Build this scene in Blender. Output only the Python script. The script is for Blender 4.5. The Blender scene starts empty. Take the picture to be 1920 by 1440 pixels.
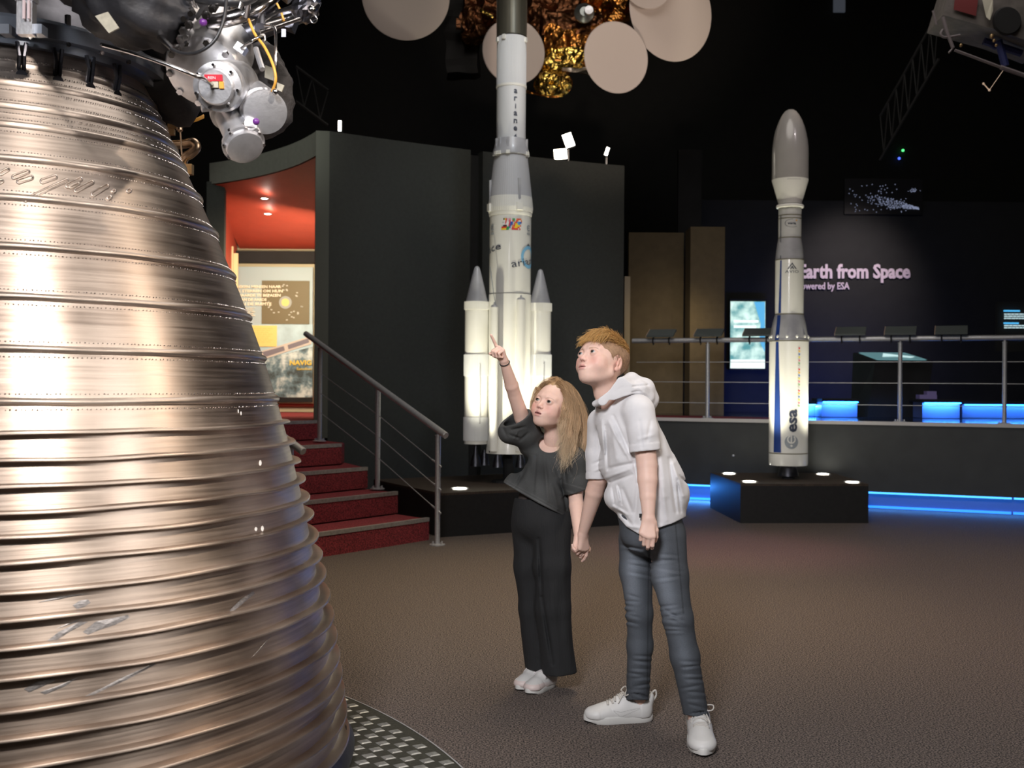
import bpy, math, random
import numpy as np
from mathutils import Vector, Matrix
random.seed(7); np.random.seed(7)
SC = bpy.context.scene
COL = SC.collection
pi = math.pi
# ------------------------------------------------------------------ camera
F = 2100.0                      # focal length in pixels of the 1920 wide frame
CAMH = 1.26
ROLL = 0.007
_c, _s = math.cos(ROLL), math.sin(ROLL)
cam_d = bpy.data.cameras.new('camera'); cam = bpy.data.objects.new('camera', cam_d); COL.objects.link(cam)
cam_d.sensor_width = 36; cam_d.lens = 36 * F / 1920; cam_d.clip_end = 100; cam_d.clip_start = .05
cam.matrix_world = Matrix(((_c, -_s, 0, 0), (0, 0, -1, 0), (_s, _c, 0, CAMH), (0, 0, 0, 1)))
cam_d.dof.use_dof = True; cam_d.dof.focus_distance = 4.25; cam_d.dof.aperture_fstop = 5.0
SC.camera = cam
# ------------------------------------------------------------------ world, exposure
W = bpy.data.worlds.new('world'); SC.world = W; W.use_nodes = True
W.node_tree.nodes['Background'].inputs[0].default_value = (.55, .62, .75, 1)
W.node_tree.nodes['Background'].inputs[1].default_value = .05
vs = SC.view_settings; vs.view_transform = 'Standard'; vs.look = 'None'; vs.exposure = .18; vs.gamma = 1; vs.use_curve_mapping = False
# ------------------------------------------------------------------ lights
def aim(o, to):
    d = Vector(to) - Vector(o.location)
    o.rotation_euler = d.to_track_quat('-Z', 'Y').to_euler()
def lamp(kind, name, loc, to, power, col, size=.3, angle=60, blend=.6):
    l = bpy.data.lights.new(name, kind); l.energy = power; l.color = col
    if kind == 'AREA': l.shape = 'DISK'; l.size = size
    elif kind == 'SPOT': l.spot_size = math.radians(angle); l.spot_blend = blend; l.shadow_soft_size = size
    else: l.shadow_soft_size = size
    o = bpy.data.objects.new(name, l); COL.objects.link(o); o.location = loc; aim(o, to)
    return o
WARM = (1, .80, .60); COOL = (.86, .92, 1)
lamp('SPOT', 'track_light_front_right', (2.3, -1.3, 4.9), (-1.2, 3.2, 1.75), 980, (1, .89, .79), .14, 33, 1)
lamp('SPOT', 'soft_key', (-.9, -.6, 3.4), (.5, 4.3, 1.0), 860, (.98, .97, 1), .5, 46, .5)
lamp('AREA', 'overhead_fill', (1.0, 6.0, 7.7), (1.0, 6.6, 0), 190, (1, .93, .86), 5.0)  # broad overhead fill added to brighten the whole hall
lamp('SPOT', 'track_light_side', (4.6, 3.4, 4.6), (-1.6, 3.6, .8), 240, (1, .80, .62), .12, 34, .8)
lamp('SPOT', 'track_light_floor', (.2, 6.4, 5.6), (.1, 6.6, 0), 640, (1, .76, .42), .3, 56, 1)
lamp('SPOT', 'track_light_floor_right', (3.4, 5.0, 5.6), (3.0, 6.6, 0), 380, (1, .70, .52), .3, 66, 1)
lamp('SPOT', 'track_light_pink', (2.0, 7.6, 5.4), (1.7, 8.6, 0), 460, (1, .45, .5), .3, 28, 1)
lamp('SPOT', 'wall_wash', (-.2, 8.0, 6.2), (-.4, 12.0, 1.8), 48, (1, 1, .93), .3, 60, 1)
lamp('SPOT', 'soft_side', (5.2, .8, 3.6), (-.9, 3.7, 1.9), 420, (1, .90, .82), .8, 42, 1)
lamp('SPOT', 'fascia_wash', (-2.2, 7.6, 5.0), (-2.5, 11.4, 3.5), 220, (.95, 1, .9), .2, 28, .8)
lamp('SPOT', 'satellite_light', (1.0, 6.0, 1.6), (1.1, 12.4, 5.2), 380, (1, .82, .68), .15, 30, .6)
lamp('SPOT', 'satellite_light_side', (5.4, 9.2, 4.4), (.9, 12.4, 5.1), 170, (1, .78, .62), .12, 40, .5)
lamp('SPOT', 'vehicle_light_cool', (1.2, 5.8, 6.6), (0, 10.2, 3.4), 240, (.78, .88, 1), .3, 30, .8)
lamp('SPOT', 'vehicle_light_pink', (4.0, 7.2, 6.0), (2.7, 10.8, 3.0), 90, (1, .85, .9), .12, 34, .8)

# ------------------------------------------------------------------ pixel <-> place
def P(px, py, d):
    u = (px - 960) / F; v = (720 - py) / F
    return Vector(((u * _c - v * _s) * d, d, CAMH + (v * _c + u * _s) * d))
def G(px, py, z=0.0):
    u = (px - 960) / F; v = (720 - py) / F
    return P(px, py, (z - CAMH) / (v * _c + u * _s))
# ------------------------------------------------------------------ materials
MATS = {}
def mat(name, col=(.5, .5, .5), rough=.5, metal=0., var=0., vscale=20., bump=0., bscale=80., emit=0., ecol=None,
        spec=.5, aniso=0., vcol=False, sheen=0., sss=0., coat=0., stretch=None, col2=None, trans=0., detail=6, vr=(.3, .7)):
    if name in MATS: return MATS[name]
    m = bpy.data.materials.new(name); m.use_nodes = True; MATS[name] = m
    nt = m.node_tree; N = nt.nodes; L = nt.links; b = N['Principled BSDF']
    b.inputs['Base Color'].default_value = (*col, 1); b.inputs['Roughness'].default_value = rough
    b.inputs['Metallic'].default_value = metal; b.inputs['Specular IOR Level'].default_value = spec
    if aniso: b.inputs['Anisotropic'].default_value = aniso
    if sheen: b.inputs['Sheen Weight'].default_value = sheen
    if coat: b.inputs['Coat Weight'].default_value = coat
    if trans: b.inputs['Transmission Weight'].default_value = trans
    if sss:
        b.inputs['Subsurface Weight'].default_value = sss; b.inputs['Subsurface Radius'].default_value = (.012, .004, .002)
        b.inputs['Subsurface Scale'].default_value = 1.0
    if emit:
        b.inputs['Emission Color'].default_value = (*(ecol or col), 1); b.inputs['Emission Strength'].default_value = emit
    tc = N.new('ShaderNodeTexCoord'); mp = N.new('ShaderNodeMapping'); L.new(tc.outputs['Object'], mp.inputs[0])
    if stretch: mp.inputs['Scale'].default_value = stretch
    base = None
    if vcol:
        a = N.new('ShaderNodeVertexColor'); a.layer_name = 'Col'; base = a.outputs['Color']; L.new(base, b.inputs['Base Color'])
    if var:
        n = N.new('ShaderNodeTexNoise'); n.inputs['Scale'].default_value = vscale; n.inputs['Detail'].default_value = detail
        L.new(mp.outputs[0], n.inputs['Vector'])
        mr = N.new('ShaderNodeMapRange'); mr.inputs[1].default_value = vr[0]; mr.inputs[2].default_value = vr[1]
        L.new(n.outputs['Fac'], mr.inputs[0])
        mx = N.new('ShaderNodeMix'); mx.data_type = 'RGBA'
        L.new(mr.outputs[0], mx.inputs['Factor'])
        if vcol:
            mx.blend_type = 'MULTIPLY'
            g = N.new('ShaderNodeMapRange'); g.inputs[3].default_value = 1 - var; g.inputs[4].default_value = 1 + var * .6
            L.new(mr.outputs[0], g.inputs[0]); L.new(base, mx.inputs['A']); L.new(g.outputs[0], mx.inputs['B'])
            mx.inputs['Factor'].default_value = 1; nt.links.remove(mx.inputs['Factor'].links[0])
        else:
            c2 = col2 or tuple(min(1, c * (1 + var)) for c in col)
            c1 = col if col2 else tuple(c * (1 - var) for c in col)
            mx.inputs['A'].default_value = (*c1, 1); mx.inputs['B'].default_value = (*c2, 1)
        L.new(mx.outputs['Result'], b.inputs['Base Color'])
    if bump:
        n = N.new('ShaderNodeTexNoise'); n.inputs['Scale'].default_value = bscale; n.inputs['Detail'].default_value = 4
        L.new(mp.outputs[0], n.inputs['Vector'])
        bp = N.new('ShaderNodeBump'); bp.inputs['Strength'].default_value = bump; bp.inputs['Distance'].default_value = .01
        L.new(n.outputs['Fac'], bp.inputs['Height']); L.new(bp.outputs[0], b.inputs['Normal'])
    return m
# ------------------------------------------------------------------ objects
def tag(o, label=None, cat=None, group=None, kind=None):
    if label: o['label'] = label
    if cat: o['category'] = cat
    if group: o['group'] = group
    if kind: o['kind'] = kind
    return o
def thing(name, loc, label, cat, group=None):
    o = bpy.data.objects.new(name, None); COL.objects.link(o); o.location = loc; o.empty_display_size = .1
    return tag(o, label, cat, group)
def wloc(o):
    v = Vector(o.location)
    while o.parent: o = o.parent; v += Vector(o.location)
    return v
def obj(name, vf, m, parent=None, smooth=False, loc=None, colors=None, auto=None):
    v, f = vf[0], vf[1]
    v = np.asarray([tuple(p) for p in v] if not isinstance(v, np.ndarray) else v, dtype=float)
    me = bpy.data.meshes.new(name)
    org = Vector(loc) if loc is not None else (wloc(parent) if parent else Vector((0, 0, 0)))
    me.from_pydata((v - np.array(org)).tolist(), [], [tuple(int(i) for i in q) for q in (f.tolist() if isinstance(f, np.ndarray) else f)])
    if isinstance(m, (list, tuple)):
        for k in m: me.materials.append(k)
        if len(vf) > 2: me.polygons.foreach_set('material_index', [int(i) for i in vf[2]])
    else: me.materials.append(m)
    if smooth: me.polygons.foreach_set('use_smooth', [True] * len(me.polygons))
    if auto: me.set_sharp_from_angle(angle=math.radians(auto))
    if colors is not None:
        a = me.color_attributes.new('Col', 'FLOAT_COLOR', 'POINT')
        c = np.ones((len(v), 4)); c[:, :3] = colors; a.data.foreach_set('color', c.ravel())
    me.update()
    o = bpy.data.objects.new(name, me); COL.objects.link(o)
    if parent:
        o.parent = parent; o.location = org - wloc(parent)
    else: o.location = org
    return o
def copy_obj(o, parent=None, name=None):
    c = o.copy(); COL.objects.link(c)
    if parent: c.parent = parent
    for ch in list(o.children): copy_obj(ch, c)
    return c
def join(*parts):
    V = []; Fs = []; MI = []; n = 0
    for k, p in enumerate(parts):
        V += [tuple(q) for q in p[0]]; Fs += [tuple(i + n for i in q) for q in p[1]]
        MI += (list(p[2]) if len(p) > 2 else [0] * len(p[1])); n = len(V)
    return V, Fs, MI
def withmat(p, i): return p[0], p[1], [i] * len(p[1])
def box(c, s, rz=0., M=None):
    x, y, z = [k / 2 for k in s]
    v = [Vector((a, b, d)) for a in (-x, x) for b in (-y, y) for d in (-z, z)]
    R = M if M is not None else Matrix.Rotation(rz, 3, 'Z')
    v = [R @ q + Vector(c) for q in v]
    return v, [(0, 1, 3, 2), (4, 6, 7, 5), (0, 4, 5, 1), (2, 3, 7, 6), (0, 2, 6, 4), (1, 5, 7, 3)]
def prism(poly, z0, z1):
    n = len(poly); a = sum(poly[i][0] * poly[(i + 1) % n][1] - poly[(i + 1) % n][0] * poly[i][1] for i in range(n))
    if a < 0: poly = poly[::-1]
    v = [(p[0], p[1], z0) for p in poly] + [(p[0], p[1], z1) for p in poly]
    return v, [tuple(range(n))[::-1], tuple(range(n, 2 * n))] + [(i, (i + 1) % n, n + (i + 1) % n, n + i) for i in range(n)]
def frame(d):
    d = Vector(d).normalized(); a = Vector((0, 0, 1)) if abs(d.z) < .9 else Vector((1, 0, 0))
    x = d.cross(a).normalized(); return x, d.cross(x).normalized(), d
def lathe(prof, n=48, c=(0, 0, 0), axis=(0, 0, 1), cap=True, a0=0., a1=2 * pi):
    """prof: list of (radius, height) along axis"""
    x, y, d = frame(axis) if tuple(axis) != (0, 0, 1) else (Vector((1, 0, 0)), Vector((0, 1, 0)), Vector((0, 0, 1)))
    if tuple(axis) != (0, 0, 1) and x.cross(y).dot(d) < 0: y = -y
    full = abs(a1 - a0 - 2 * pi) < 1e-6; m = n if full else n + 1
    v = []; f = []; c = Vector(c)
    for r, h in prof:
        for i in range(m):
            a = a0 + (a1 - a0) * i / n
            v.append(c + x * (r * math.cos(a)) + y * (r * math.sin(a)) + d * h)
    for j in range(len(prof) - 1):
        for i in range(n):
            k = (i + 1) % m
            f.append((j * m + i, j * m + k, (j + 1) * m + k, (j + 1) * m + i))
    if cap and full:
        f.append(tuple(range(m))[::-1]); b = (len(prof) - 1) * m; f.append(tuple(range(b, b + m)))
    return v, f
def cyl(a, b, r, r2=None, n=20, bev=0.):
    a = Vector(a); b = Vector(b); L = (b - a).length; r2 = r if r2 is None else r2
    if bev: prof = [(max(r - bev, 1e-4), 0), (r, bev), (r2, L - bev), (max(r2 - bev, 1e-4), L)]
    else: prof = [(r, 0), (r2, L)]
    return lathe(prof, n, a, (b - a))
def smoothpath(pts, sub=6):
    pts = [Vector(p) for p in pts]; out = []
    for i in range(len(pts) - 1):
        p0 = pts[max(i - 1, 0)]; p1 = pts[i]; p2 = pts[i + 1]; p3 = pts[min(i + 2, len(pts) - 1)]
        for k in range(sub):
            t = k / sub
            out.append(.5 * ((2 * p1) + (-p0 + p2) * t + (2 * p0 - 5 * p1 + 4 * p2 - p3) * t * t + (-p0 + 3 * p1 - 3 * p2 + p3) * t ** 3))
    out.append(pts[-1]); return out
def tube(pts, r, n=10, sub=0, cap=True, sx=1., closed=False):
    if sub: pts = smoothpath(pts, sub)
    pts = [Vector(p) for p in pts]; m = len(pts)
    rr = list(r) if hasattr(r, '__len__') else [r] * m
    if len(rr) != m: rr = list(np.interp(np.linspace(0, 1, m), np.linspace(0, 1, len(rr)), rr))
    v = []; f = []; px = None
    for i, p in enumerate(pts):
        if closed: d = pts[(i + 1) % m] - pts[i - 1]
        else: d = pts[min(i + 1, m - 1)] - pts[max(i - 1, 0)]
        d.normalize()
        if px is None: x, y, _ = frame(d)
        else:
            x = (px - d * px.dot(d)).normalized(); y = d.cross(x)
        px = x
        for k in range(n):
            a = 2 * pi * k / n; v.append(p + x * (math.cos(a) * rr[i] * sx) + y * (math.sin(a) * rr[i]))
    for i in range(m if closed else m - 1):
        j = (i + 1) % m
        for k in range(n): f.append((i * n + k, i * n + (k + 1) % n, j * n + (k + 1) % n, j * n + k))
    if cap and not closed: f += [tuple(range(n))[::-1], tuple(range((m - 1) * n, m * n))]
    return v, f
def ball(c, r, n=16, sc=(1, 1, 1)):
    v = [Vector(c) + Vector((0, 0, -r * sc[2]))]; f = []; m = n // 2
    for j in range(1, m):
        t = -pi / 2 + pi * j / m
        for i in range(n):
            a = 2 * pi * i / n; v.append(Vector(c) + Vector((r * sc[0] * math.cos(t) * math.cos(a), r * sc[1] * math.cos(t) * math.sin(a), r * sc[2] * math.sin(t))))
    v.append(Vector(c) + Vector((0, 0, r * sc[2])))
    for i in range(n):
        f.append((0, 1 + (i + 1) % n, 1 + i)); b = 1 + (m - 2) * n; f.append((b + i, b + (i + 1) % n, len(v) - 1))
        for j in range(m - 2): f.append((1 + j * n + i, 1 + j * n + (i + 1) % n, 1 + (j + 1) * n + (i + 1) % n, 1 + (j + 1) * n + i))
    return v, f
def torus(c, R, r, axis=(0, 0, 1), n=40, k=8):
    x, y, d = frame(axis)
    return tube([Vector(c) + x * (R * math.cos(2 * pi * i / n)) + y * (R * math.sin(2 * pi * i / n)) for i in range(n)], r, k, closed=True)
# flat lettering as a mesh, centred, in its own (x right, y up) plane
def letters(body, height, width=None, extrude=0., bold=0., space=1., align='CENTER'):
    cu = bpy.data.curves.new('lettering', 'FONT'); cu.body = body; cu.size = 1; cu.extrude = 0; cu.offset = bold
    cu.align_x = align; cu.space_character = space; cu.resolution_u = 2; cu.space_line = .95
    o = bpy.data.objects.new('lettering', cu); COL.objects.link(o)
    dg = bpy.context.evaluated_depsgraph_get(); me = bpy.data.meshes.new_from_object(o.evaluated_get(dg))
    v = np.array([tuple(p.co) for p in me.vertices]); f = [tuple(p.vertices) for p in me.polygons]
    bpy.data.objects.remove(o); bpy.data.curves.remove(cu); bpy.data.meshes.remove(me)
    lo, hi = v.min(0), v.max(0); sy = height / (hi[1] - lo[1]); sx = sy if width is None else width / (hi[0] - lo[0])
    v[:, 0] = (v[:, 0] - (lo[0] + hi[0]) / 2) * sx; v[:, 1] = (v[:, 1] - (lo[1] + hi[1]) / 2) * sy
    return v, f
def on_plane(vf, c, right, up, rot=0.):
    c = Vector(c); right = Vector(right).normalized(); up = Vector(up).normalized(); ca, sa = math.cos(rot), math.sin(rot)
    return [c + right * (p[0] * ca - p[1] * sa) + up * (p[0] * sa + p[1] * ca) for p in vf[0]], vf[1]
def on_cyl(vf, cx, cy, R, ang, z, rot=0., rfun=None):
    """wrap flat shape on a vertical cylinder; ang 0 faces the camera (-y)"""
    ca, sa = math.cos(rot), math.sin(rot); out = []
    for p in vf[0]:
        x = p[0] * ca - p[1] * sa; y = p[0] * sa + p[1] * ca
        r = R if rfun is None else rfun(z + y)
        a = ang + x / r; out.append((cx + r * math.sin(a), cy - r * math.cos(a), z + y))
    return out, vf[1]
def disc2(cx, cy, r, n=24, ry=None):
    ry = ry or r
    return [(cx + r * math.cos(2 * pi * i / n), cy + ry * math.sin(2 * pi * i / n), 0) for i in range(n)], [tuple(range(n))]
def ring2(cx, cy, r0, r1, n=32, a0=0., a1=2 * pi, k=1.):
    v = []; f = []
    for i in range(n + 1):
        a = a0 + (a1 - a0) * i / n
        v += [(cx + r0 * math.cos(a), cy + r0 * math.sin(a) * k, 0), (cx + r1 * math.cos(a), cy + r1 * math.sin(a) * k, 0)]
        if i < n: f.append((2 * i, 2 * i + 1, 2 * i + 3, 2 * i + 2))
    return v, f
def quad2(x0, y0, x1, y1, skew=0.):
    return [(x0 + skew * y0, y0, 0), (x1 + skew * y0, y0, 0), (x1 + skew * y1, y1, 0), (x0 + skew * y1, y1, 0)], [(0, 1, 2, 3)]
def poly2(pts): return [(p[0], p[1], 0) for p in pts], [tuple(range(len(pts)))]
# =================================================================== setting
m_black = mat('black_paint', (.012, .012, .013), .85, var=.3, vscale=3)
m_wall = mat('dark_wall_paint', (.016, .017, .016), .8, var=.12, vscale=6, bump=.05)
m_drum = mat('charcoal_wall_fabric', (.036, .039, .035), .85, var=.10, vscale=30, bump=.08, bscale=300)
m_fascia = mat('grey_fascia', (.22, .22, .19), .8, var=.06, vscale=20)
m_carpet = mat('carpet', (.105, .082, .070), .95, var=.85, vscale=150, bump=.5, bscale=260, sheen=.0, detail=2, vr=(.40, .60))
m_redcarpet = mat('red_carpet', (.25, .030, .036), .95, var=.6, vscale=120, bump=.5, bscale=240, detail=2, vr=(.40, .60))
m_nosing = mat('stair_nosing', (.30, .27, .24), .5, var=.2, vscale=40)
m_redpaint = mat('red_paint', (.42, .060, .034), .6, var=.05, vscale=8)
m_steel = mat('brushed_steel', (.52, .52, .53), .42, .55, var=.1, vscale=60)
m_tan = mat('tan_wall', (.14, .105, .06), .8, var=.1, vscale=10)
m_cream = mat('cream_wall', (.62, .52, .36), .7)
m_gloss = mat('dark_gloss_floor', (.012, .012, .018), .12)
m_podium = mat('podium_black', (.014, .014, .014), .5, var=.2, vscale=30)
m_podtop = mat('podium_top', (.05, .035, .025), .55, var=.4, vscale=14, stretch=(1, 8, 1))
m_ledblue = mat('blue_led', (.05, .3, 1), emit=2.3, ecol=(.06, .36, 1))
m_bluepanel = mat('blue_lit_panel', (.10, .12, .20), .5)
m_ledrefl = mat('blue_led_reflection', (.05, .3, 1), emit=.9, ecol=(.04, .26, 1))  # emission that paints the mirrored blue strip
m_lens = mat('lamp_lens', (1, 1, .9), emit=26, ecol=(1, .96, .82))

# carpet floor
obj('floor', ([(-14, -6, 0), (14, -6, 0), (14, 18, 0), (-14, 18, 0)], [(0, 1, 2, 3)]), m_carpet)
bpy.data.objects['floor']['kind'] = 'structure'
def struct(name, vf, m, **k): return tag(obj(name, vf, m, **k), kind='structure')
struct('ceiling', box((0, 6, 8.1), (28, 24, .2)), m_black)
struct('wall_back', box((0, 18.1, 4), (28, .2, 8.2)), m_wall)
struct('wall_left', box((-14.1, 6, 4), (.2, 24, 8.2)), m_wall)
struct('wall_right', box((14.1, 6, 4), (.2, 24, 8.2)), m_wall)
struct('wall_front', box((0, -6.1, 4), (28, .2, 8.2)), m_wall)

# ---- tall curved drum wall with recessed joint
ZT = 3.72
def curve_pts(a, b, bulge, n):
    a = Vector(a[:2]); b = Vector(b[:2]); t = b - a; nrm = Vector((-t.y, t.x)).normalized()
    return [a + t * (i / n) + nrm * (bulge * 4 * (i / n) * (1 - i / n)) for i in range(n + 1)]
def wall_strip(pts, th, z0, z1):
    n = len(pts); nr = []
    for i in range(n):
        d = (pts[min(i + 1, n - 1)] - pts[max(i - 1, 0)]).normalized(); nr.append(Vector((-d.y, d.x)))
    poly = [tuple(p) for p in pts] + [tuple(pts[i] + nr[i] * th) for i in range(n - 1, -1, -1)]
    v, f = prism(poly, z0, z1); return v, f
dA, dB = (-1.80, 10.95), (1.245, 12.58)
dp = curve_pts(dA, dB, .10, 24)
struct('wall_drum_left', wall_strip(dp[:12], .12, 0, ZT), m_drum)
struct('wall_drum_right', wall_strip(dp[12:], .12, 0, ZT), m_drum)
struct('wall_drum_joint', wall_strip([p + Vector((-.05, .09)) for p in dp[10:14]], .10, 0, ZT - .03), m_black)
# end return of the wall (grey jamb) and the curved fascia over the room
jamb = [(-1.93, 10.93), (-1.80, 10.95), (-1.86, 11.25), (-1.99, 11.25)]
struct('trim_jamb', prism(jamb, .72, ZT), mat('jamb_grey', (.10, .105, .088), .8))
fp = curve_pts((-3.42, 12.60), (-1.93, 10.95), .16, 14)
struct('trim_fascia', wall_strip(fp, .10, ZT - .235, ZT), m_fascia)
# red room: soffit, side wall, back wall
sof = [tuple(p) for p in curve_pts((-3.42, 12.60), (-1.93, 10.95), .16, 14)] + [(-1.93, 14.05), (-3.40, 14.05)]
_f = curve_pts((-3.42, 12.60), (-1.93, 10.95), .16, 14); _n = len(_f)
_v = [(p.x, p.y + .02, 3.475 + .0 * i) for i, p in enumerate(_f)] + [(-3.42 + 1.49 * i / 14, 14.02, 2.93) for i in range(_n)]
_v = [(x, y, (3.475 if y > 14 else 3.475) if i < _n else z) for i, (x, y, z) in enumerate(_v)] 
_t = [(x, y, z + .05) for x, y, z in _v]
struct('ceiling_red_room', smooth=True, vf=(_v + _t, [(i, i + 1, _n + i + 1, _n + i)[::-1] for i in range(_n - 1)] + [(2 * _n + i, 2 * _n + i + 1, 3 * _n + i + 1, 3 * _n + i) for i in range(_n - 1)]), m=m_redpaint)
# sloping red ceiling plane that drops towards the back
def slab(pts, th):
    n = len(pts); v = [Vector(p) for p in pts]; v += [p + Vector((0, 0, th)) for p in v]
    return v, [tuple(range(n))[::-1], tuple(range(n, 2 * n))] + [(i, (i + 1) % n, n + (i + 1) % n, n + i) for i in range(n)]
struct('wall_red_left', prism([(-3.305, 12.67), (-3.455, 14.04), (-3.54, 14.04), (-3.42, 12.67)], .9, 3.44), m_redpaint)
struct('wall_red_jamb', box((-3.345, 12.62, 2.2), (.20, .08, 2.62)), m_drum)
struct('wall_red_room_right', box((-1.96, 12.7, 2.2), (.08, 2.8, 2.60)), m_drum)
struct('wall_red_room', box((-2.7, 14.15, 2.2), (1.9, .12, 2.62)), m_cream)
struct('trim_dark_lintel', prism([(-3.5, 13.9), (-1.93, 13.9), (-1.93, 14.08), (-3.5, 14.08)], 2.75, 2.89), m_black)
struct('trim_red_skirting', box((-2.7, 14.07, .98), (1.5, .03, .035)), m_redpaint)
lamp('AREA', 'red_room_light', (-2.5, 12.3, 2.6), (-2.7, 14.3, 1.5), 42, (1, .84, .58), .5)
lamp('AREA', 'red_room_up', (-2.6, 12.6, 1.5), (-2.6, 13.2, 3.4), 3.4, (1, .75, .55), .5)
for k, (px, py) in enumerate([(496, 370), (502, 399)]):
    c = P(px, py, (12.43, 12.87)[k]) - Vector((0, 0, .012))
    t = thing('downlight', c, ['round recessed downlight in red ceiling, the one nearer the opening', 'round recessed downlight in red ceiling, the one deeper inside'][k], 'downlight', 'downlights in the red ceiling')
    obj('trim_ring', lathe([(.033, 0), (.048, -.006), (.052, .004)], 20, c, cap=False), m_steel, t)
    obj('lens', lathe([(.001, -.001), (.036, -.002)], 20, c, cap=False), m_lens, t)

# ---- staircase
Z = [.18, .36, .54, .72, .90]
cor = [Vector((-.66, 9.02)), Vector((-.945, 9.33)), Vector((-1.235, 9.62)), Vector((-1.515, 9.98)), Vector((-1.86, 10.75))]
u = Vector((-.59, -.81)).normalized()
st = thing('staircase', (-1.5, 9.5, 0), 'red carpeted staircase with grey nosings beside the dark curved wall', 'stairs')
back = [(-1.93, 10.9), (-1.93, 14.0), (-3.4, 14.0), (-6.0, 12.0)]
for i in range(5):
    c0 = cor[i]
    arc = []
    for k in range(9):
        s = 1.9 * k / 8; bow = .05 * (k / 8 * 1.9) ** 2 * .35
        arc.append(c0 + u * s + Vector((-.81, .59)) * (bow if i < 5 else 0))
    z0 = Z[i] - .18
    rear = [(c0.x - .02 - .33 * (1 if i < 4 else 0), c0.y + .45)] if i < 4 else [(-1.93, 10.9)]
    poly = [tuple(p) for p in arc] + [(-3.3, 8.8), (-4.0, 11.5), (-3.42, 14.0), (-1.95, 14.0), (-1.95, 10.93)] + ([(cor[3].x - .02, cor[3].y + .3)] if i < 4 else [])
    if i < 3: poly += [tuple(cor[k]) for k in (2, 1) if k > i]
    obj('step', prism(poly, z0, Z[i] - .012), m_redcarpet, st)
    # nosing bar
    n = tube([Vector((p.x, p.y, Z[i] - .012)) + Vector((-.81 * .012, .59 * .012, 0)) for p in arc], .014, 6)
    obj('nosing', join(wall_strip([p for p in arc], -.03, Z[i] - .030, Z[i]) if False else wall_strip([p + Vector((.81 * .004, -.59 * .004)) for p in arc], -.035, Z[i] - .03, Z[i])), m_nosing, st)
# stringer wall right of the steps, behind the railing
if 0: struct('wall_stringer', prism([(-.60, 9.22), (-.56, 9.16), (-1.80, 10.93), (-1.93, 10.95), (-1.60, 10.1), (-1.28, 9.72), (-.98, 9.43)], 0, .20), m_podium)

def railing(posts, bases, h, label, r=.021, ext=(.3, .12), rot=None, wires=(.30, .50, .70), m=m_steel, skip=False):
    t = thing('handrail', bases[0], label, 'railing')
    tops = [Vector(b) + Vector((0, 0, h)) for b in bases]
    a = tops[0] + (tops[0] - tops[1]).normalized() * ext[0]; b = tops[-1] + (tops[-1] - tops[-2]).normalized() * ext[1]
    obj('top_rail', cyl(a, b, .026, bev=.004), m, t, True, auto=40)
    for q, tp in zip(bases, tops):
        if skip and q == bases[0]: continue
        q = Vector(q)
        p = obj('post', cyl(q, tp - Vector((0, 0, .045)), r), m, t, True, auto=40)
        obj('base_plate', join(lathe([(.062, 0), (.062, .008), (.03, .012)], 24, q), *[cyl(q + Vector((.047 * math.cos(a), .047 * math.sin(a), 0)), q + Vector((.047 * math.cos(a), .047 * math.sin(a), .028)), .007, n=8) for a in (.8, 2.4, 3.9, 5.5)]), m, p)
        obj('saddle', join(cyl(tp - Vector((0, 0, .06)), tp, .011), cyl(tp - Vector((0, 0, .05)), tp - Vector((0, 0, .04)), .024)), m, p)
    for w in wires:
        pa = [Vector(q) + Vector((0, 0, h * w)) for q in bases]
        obj('wire', tube(pa, .0035, 6), m, t)
        if rot: obj('wire_tensioner', join(*[cyl(p + (pa[-2] - p).normalized() * -.05, p + (pa[-2] - p).normalized() * .09, .007, n=8) for p in pa[-1:]]), m, t)
    return t
pb = [(-1.767, 10.30, .72), (-1.135, 9.50, .36), (-.573, 8.73, .0)]
railing(3, pb, .90, 'brushed steel stair railing on the right side of the red steps', rot=1)
# short piece of rail on the left side of the stairs, mostly hidden by the nozzle
q = G(543, 905, .36)
railing(2, [(-2.45, 8.25, .56), (-1.48, 7.5, .0)], .86, 'brushed steel stair railing partly hidden behind the ribbed nozzle', ext=(.5, .14), rot=1)

# ---- raised walkway (gallery) behind the rockets
ga, gb = Vector((1.29, 12.44)), Vector((6.4, 10.31))
gd = (gb - ga).normalized(); gn = Vector((-gd.y, gd.x))
ZP = .90
gfl = [tuple(ga), tuple(gb), (12, 10.3), (12, 17.9), (1.30, 17.9)]
gal = thing('raised_walkway', (3, 12.4, 0), 'black raised walkway with a pale edge and blue light below it', 'platform')
obj('fascia', prism([tuple(ga), tuple(gb), tuple(gb + gn * .22), tuple(ga + gn * .22)], .185, ZP - .03), mat('walkway_black', (.035, .037, .036), .6, var=.15, vscale=5), gal)
obj('edge_strip', prism([tuple(ga - gn * .02), tuple(gb - gn * .02), tuple(gb + gn * .03), tuple(ga + gn * .03)], ZP - .032, ZP + .004), mat('edge_alu', (.55, .52, .50), .4), gal)
obj('deck', prism([tuple(ga + gn * .03), tuple(gb + gn * .03), (11, 10.4), (11, 15.3), (1.40, 15.3)], ZP - .03, ZP), m_gloss, gal)
gk = ga + gn * .24
obj('recess_panel', prism([tuple(gk), tuple(gb + gn * .24), tuple(gb + gn * .30), tuple(gk + gn * .06)], 0.0, .19), m_bluepanel, gal)
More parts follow.
